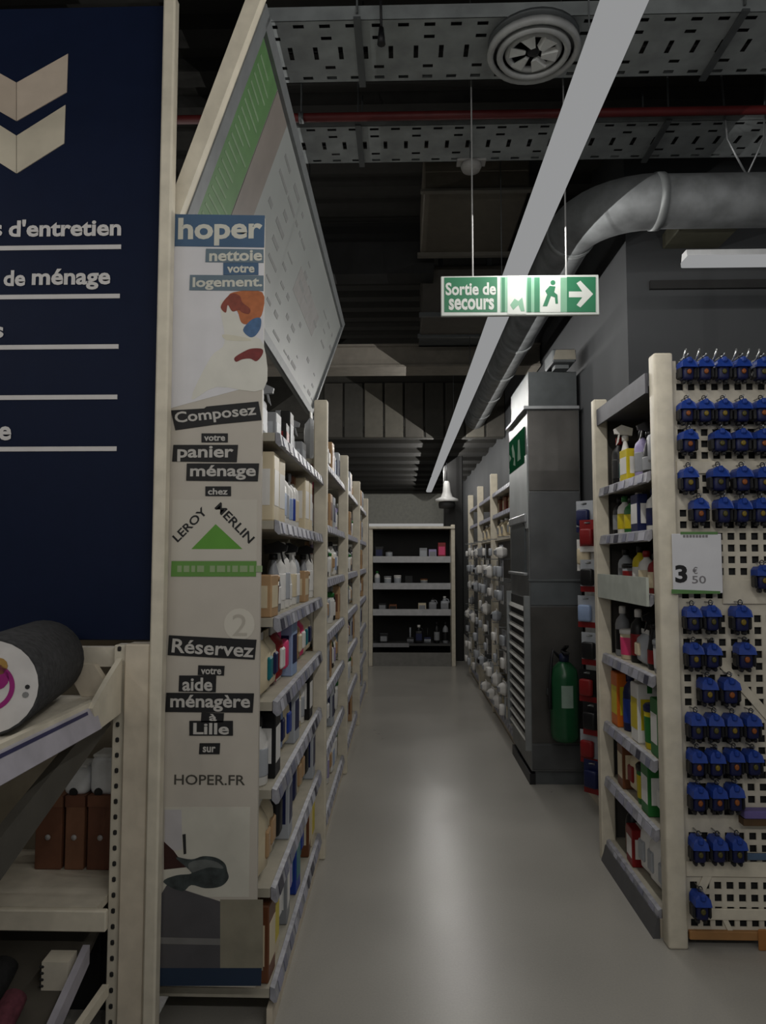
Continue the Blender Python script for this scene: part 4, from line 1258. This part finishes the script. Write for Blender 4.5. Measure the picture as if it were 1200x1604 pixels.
# ------------------------------------------------------------------ punched panel of blue fittings facing the aisle mouth
YG = 3.075
t = thing('punched_panel', 'cream steel panel with square holes and hooks at the rack end', 'display panel', (1.6, YG, 0))
gx = []
x = 1.174
while x < 2.3:
    gx += [(x, x + .020, 0), (x + .020, x + .050, 1)]
    x += .050
gz = []
z = .06
k = 0
while z < 2.44:
    gz += [(z, z + .020, 0), (z + .020, z + .050, 1 if (k % 9) != 8 else 0)]
    z += .050
    k += 1
m_ = MB()
for a, b, h in gx:
    for c, e, g in gz:
        if not (h and g):
            for yy, flip in ((YG, 0), (YG + .006, 1)):
                q = [(a, yy, c), (b, yy, c), (b, yy, e), (a, yy, e)]
                m_.add(q if not flip else q[::-1], [(0, 1, 2, 3)])
o = m_.build('punched_sheet', CREAM2, t)
MB().box((1.176, YG + .018, .04), (2.3, YG + .028, 2.4)).build('hole_shade', DARK, t)  # added dark sheet standing in for the shade behind the holes
for px0, py0, px1, py1, w in ((1112, 1018, 1205, 1124, .034), (1112, 1362, 1060, 1424, .034), (1128, 1424, 1150, 1470, .02)):
    a, b = at(px0, py0, YG - .004), at(px1, py1, YG - .004)
    dd = Vector((b.x - a.x, 0, b.z - a.z)).normalized()
    nn = Vector((-dd.z, 0, dd.x)) * w / 2
    a.y = b.y = YG - .002
    a.x, b.x = max(a.x, 1.20), max(b.x, 1.20)
    MB().prism([a - nn, b - nn, b + nn, a + nn], FRONT, .006).build('diagonal_brace', CREAM, t)
for y0, y1, x0, m in ((908, 946, 1132, CREAM2), (1350, 1372, 1062, CREAM), (1424, 1440, 1096, CREAM), (722, 742, 1060, CREAM)):
    a, b = at(x0, y1, YG - .004), at(1200, y0, YG - .004)
    MB().rbox((max(a.x, 1.176), YG - .010, a.z), (2.3, YG - .001, b.z), .002).build('cross_slat', m, t)
a, b = at(1072, 1475, YG), at(1200, 1462, YG)
MB().rbox((1.18, YG - .02, .035), (2.3, YG + .0, .07), .003).build('bottom_rail', mat('orange_wood', (.34, .17, .06), .6), t)
MB().rbox((1.455, YG - .03, .0), (1.49, YG - .02, .085), .004).build('foot', mat('orange_foot', (.36, .15, .04), .6), t)
a, b = at(1165, 1282, YG - .05), at(1200, 1270, YG - .05)
MB().rbox((a.x, YG - .06, a.z), (2.3, YG - .005, b.z), .004).build('price_rail', mat('violet_rail', (.14, .11, .30), .5), t)
MB().box((a.x, YG - .05, a.z - .03), (2.3, YG - .005, a.z - .002)).build('ledge', mat('brown_ledge', (.09, .05, .02), .6), t)
a, b = at(1163, 1348, YG - .02), at(1200, 1338, YG - .02)
MB().rbox((a.x, YG - .02, a.z), (2.3, YG - .005, b.z), .004).build('price_rail', mat('blue_rail', (.07, .12, .2), .5), t)

# blue fittings
BL1, BL2 = mat('blue_plastic', (.012, .045, .27), .45, 0, .2, 30), mat('deep_blue_plastic', (.005, .008, .055), .5, 0, .2, 30)
HUB = {'yellow': mat('yellow_hub', (.20, .14, .015), .5), 'orange': mat('orange_hub', (.26, .075, .015), .5), 'olive': mat('olive_hub', (.08, .07, .015), .5)}


def fitting_parts():
    body, cap, sides, hub = MB(), MB(), MB(), MB()
    body.rbox((-.030, -.062, -.046), (.030, -.004, .020), .012, 2)
    cap.prism([(-.040, -.075, .010), (.040, -.075, .010), (.036, -.068, .036), (.020, -.060, .050), (-.020, -.060, .050), (-.036, -.068, .036)], (0, 1, 0), .070)
    cap.rbox((-.012, -.078, .03), (.012, -.02, .056), .006)
    for s in (-1, 1):
        sides.rbox((s * .030, -.058, -.04), (s * .046, -.012, .012), .006)
        sides.rbox((s * .008, -.05, -.062), (s * .026, -.02, -.044), .005)
    hub.tube([(0, -.062, -.010), (0, -.068, -.010), (0, -.071, -.010)], [.012, .012, .007], 12)
    ring = MB()
    ring.tube([(.0105 * math.cos(k * PI / 5), -.040, .0655 + .0105 * math.sin(k * PI / 5)) for k in range(11)], .0025, 5, False)
    return [('hang_ring', ring, BLACK), ('body', body, BL2), ('cap', cap, BL1), ('side_clips', sides, BLACK), ('hub', hub, None)]


FP = [(n, m_.mesh(n, mm or HUB['yellow']), mm) for n, m_, mm in fitting_parts()]
FIT = [(580, (1076, 1103, 1127, 1160, 1194)), (645, (1073, 1097, 1131, 1162, 1193)), (692, (1069, 1128, 1161, 1193)), (752, (1067, 1125, 1163, 1196)), (801, (1096, 1133, 1162, 1191)), (906, (1196,)),
       (970, (1069, 1106, 1160)), (1028, (1074, 1103, 1168)), (1083, (1109, 1144)), (1139, (1074, 1105, 1136, 1173)), (1196, (1078, 1106, 1138, 1180)), (1251, (1077, 1101, 1150)), (1332, (1085, 1117, 1147)), (1421, (1090,))]
RN = ['top', 'second', 'third', 'fourth', 'fifth', 'sixth', 'seventh', 'eighth', 'ninth', 'tenth', 'eleventh', 'twelfth', 'thirteenth', 'bottom']
random.seed(11)
for i, (y, xs) in enumerate(FIT):
    pos = []
    for x in xs:
        px_ = at(x, y, YG - .06).x
        pos.append(max(px_, pos[-1] + .076 if pos else 1.173 + .040))
    for j, x in enumerate(xs):
        p = at(x, y, YG - .06)
        p.x = pos[j]
        gap = min([abs(pos[j] - q) for k_, q in enumerate(pos) if k_ != j] or [.1])
        hue = random.choice(('yellow', 'orange', 'olive'))
        if len(xs) == 1:
            lab = 'single blue plastic fitting with %s hub, alone in the %s row on the punched panel' % (hue, RN[i])
        else:
            lab = 'blue plastic fitting with %s hub, %s from the post in the %s row' % (hue, ORD[j], RN[i])
        r = bpy.data.objects.new('hanging_fitting', None)
        r.empty_display_size = .03
        COL.objects.link(r)
        s_ = .93 if y in (580, 645, 692) else random.uniform(.98, 1.06)
        sx_ = min(.90, gap / .0955) if j else min(.84, gap / .0955)
        r.location = (p.x, YG - .020, p.z)
        r.rotation_euler = (random.uniform(-.03, .03), random.uniform(-.02, .02), random.uniform(-.06, .06))
        r.scale = (sx_, .95, s_)
        tag(r, lab, 'fitting', 'blue fittings on the punched panel')
        for n, me, mm in FP:
            c = bpy.data.objects.new(n, me)
            COL.objects.link(c)
            c.parent = r
            c.material_slots[0].link = 'OBJECT'
            c.material_slots[0].material = mm or HUB[hue]
        MB().tube([(p.x, YG + .003, p.z + .067 * s_), (p.x, YG - .075, p.z + .067 * s_), (p.x, YG - .080, p.z + .067 * s_ + .006)], .003, 6).build('hook', mat('hook_zinc', (.45, .46, .46), .35, .8), t)
# clear packs on the top edge of the panel
for k, px in enumerate((1071, 1092, 1119, 1150, 1170, 1186)):
    p = at(px, 556, YG - .03)
    m_ = thing('wire_hook', 'bright zinc hook at the top edge of the punched panel, %s from the post' % ORD[k], 'hook', p, 'zinc hooks on the panel top')
    MB().tube([(p.x, YG + .0, p.z - .03), (p.x, YG - .03, p.z - .01), (p.x, YG - .05, p.z + .01), (p.x + .01, YG - .03, p.z + .025), (p.x + .02, YG - .01, p.z + .015)], .004, 6).build('bent_wire', mat('hook_zinc', (.45, .46, .46), .35, .8), m_)
    MB().rbox((p.x - .012, YG - .004, p.z - .045), (p.x + .012, YG - .0005, p.z - .02), .002).build('hook_plate', mat('hook_zinc', (.45, .46, .46), .35, .8), m_)

# price card
YP = YG - .046
r_ = rect(1055, 836, 1130, 929, YP)
t = thing('price_card', 'white price card with large black 3 on the punched panel', 'price card', (r_[0] + r_[1]) / 2)
MB().rbox((r_[0].x, YP, r_[0].z), (r_[1].x, YP + .006, r_[2].z), .002).build('card', mat('card_white', (.66, .66, .69), .5, 0, .03), t)
patch('green_line', [(1052, 923), (1128, 926), (1128, 930), (1052, 930)], mat('card_green', (.10, .22, .07), .5), t, YP, .0018)
patch('green_line', [(1066, 833), (1124, 833), (1124, 837), (1066, 837)], mat('card_green', (.10, .22, .07), .5), t, YP, .0018)
lettering([('3', 1058, 885, 1077, 913)], BLACKINK, t, YP, .001, .04)
lettering([('€', 1085, 888, 1093, 899), ('50', 1084, 902, 1106, 914)], mat('card_grey_ink', (.20, .19, .20), .6), t, YP, .001, .01)
m_ = MB()
for x in range(1070, 1108, 5):
    m_.prism(rect(x, 838, x + 3.5, 842, YP), FRONT, .0012)
m_.build('faint_letters', mat('card_grey_ink', (.20, .19, .20), .6), t)['kind'] = 'stuff'
MB().box((r_[0].x + .05, YP + .006, r_[2].z - .03), (r_[0].x + .06, YG - .001, r_[2].z - .018)).build('clip', STEEL, t)

# neat clean-up of helper data
bpy.context.view_layer.update()
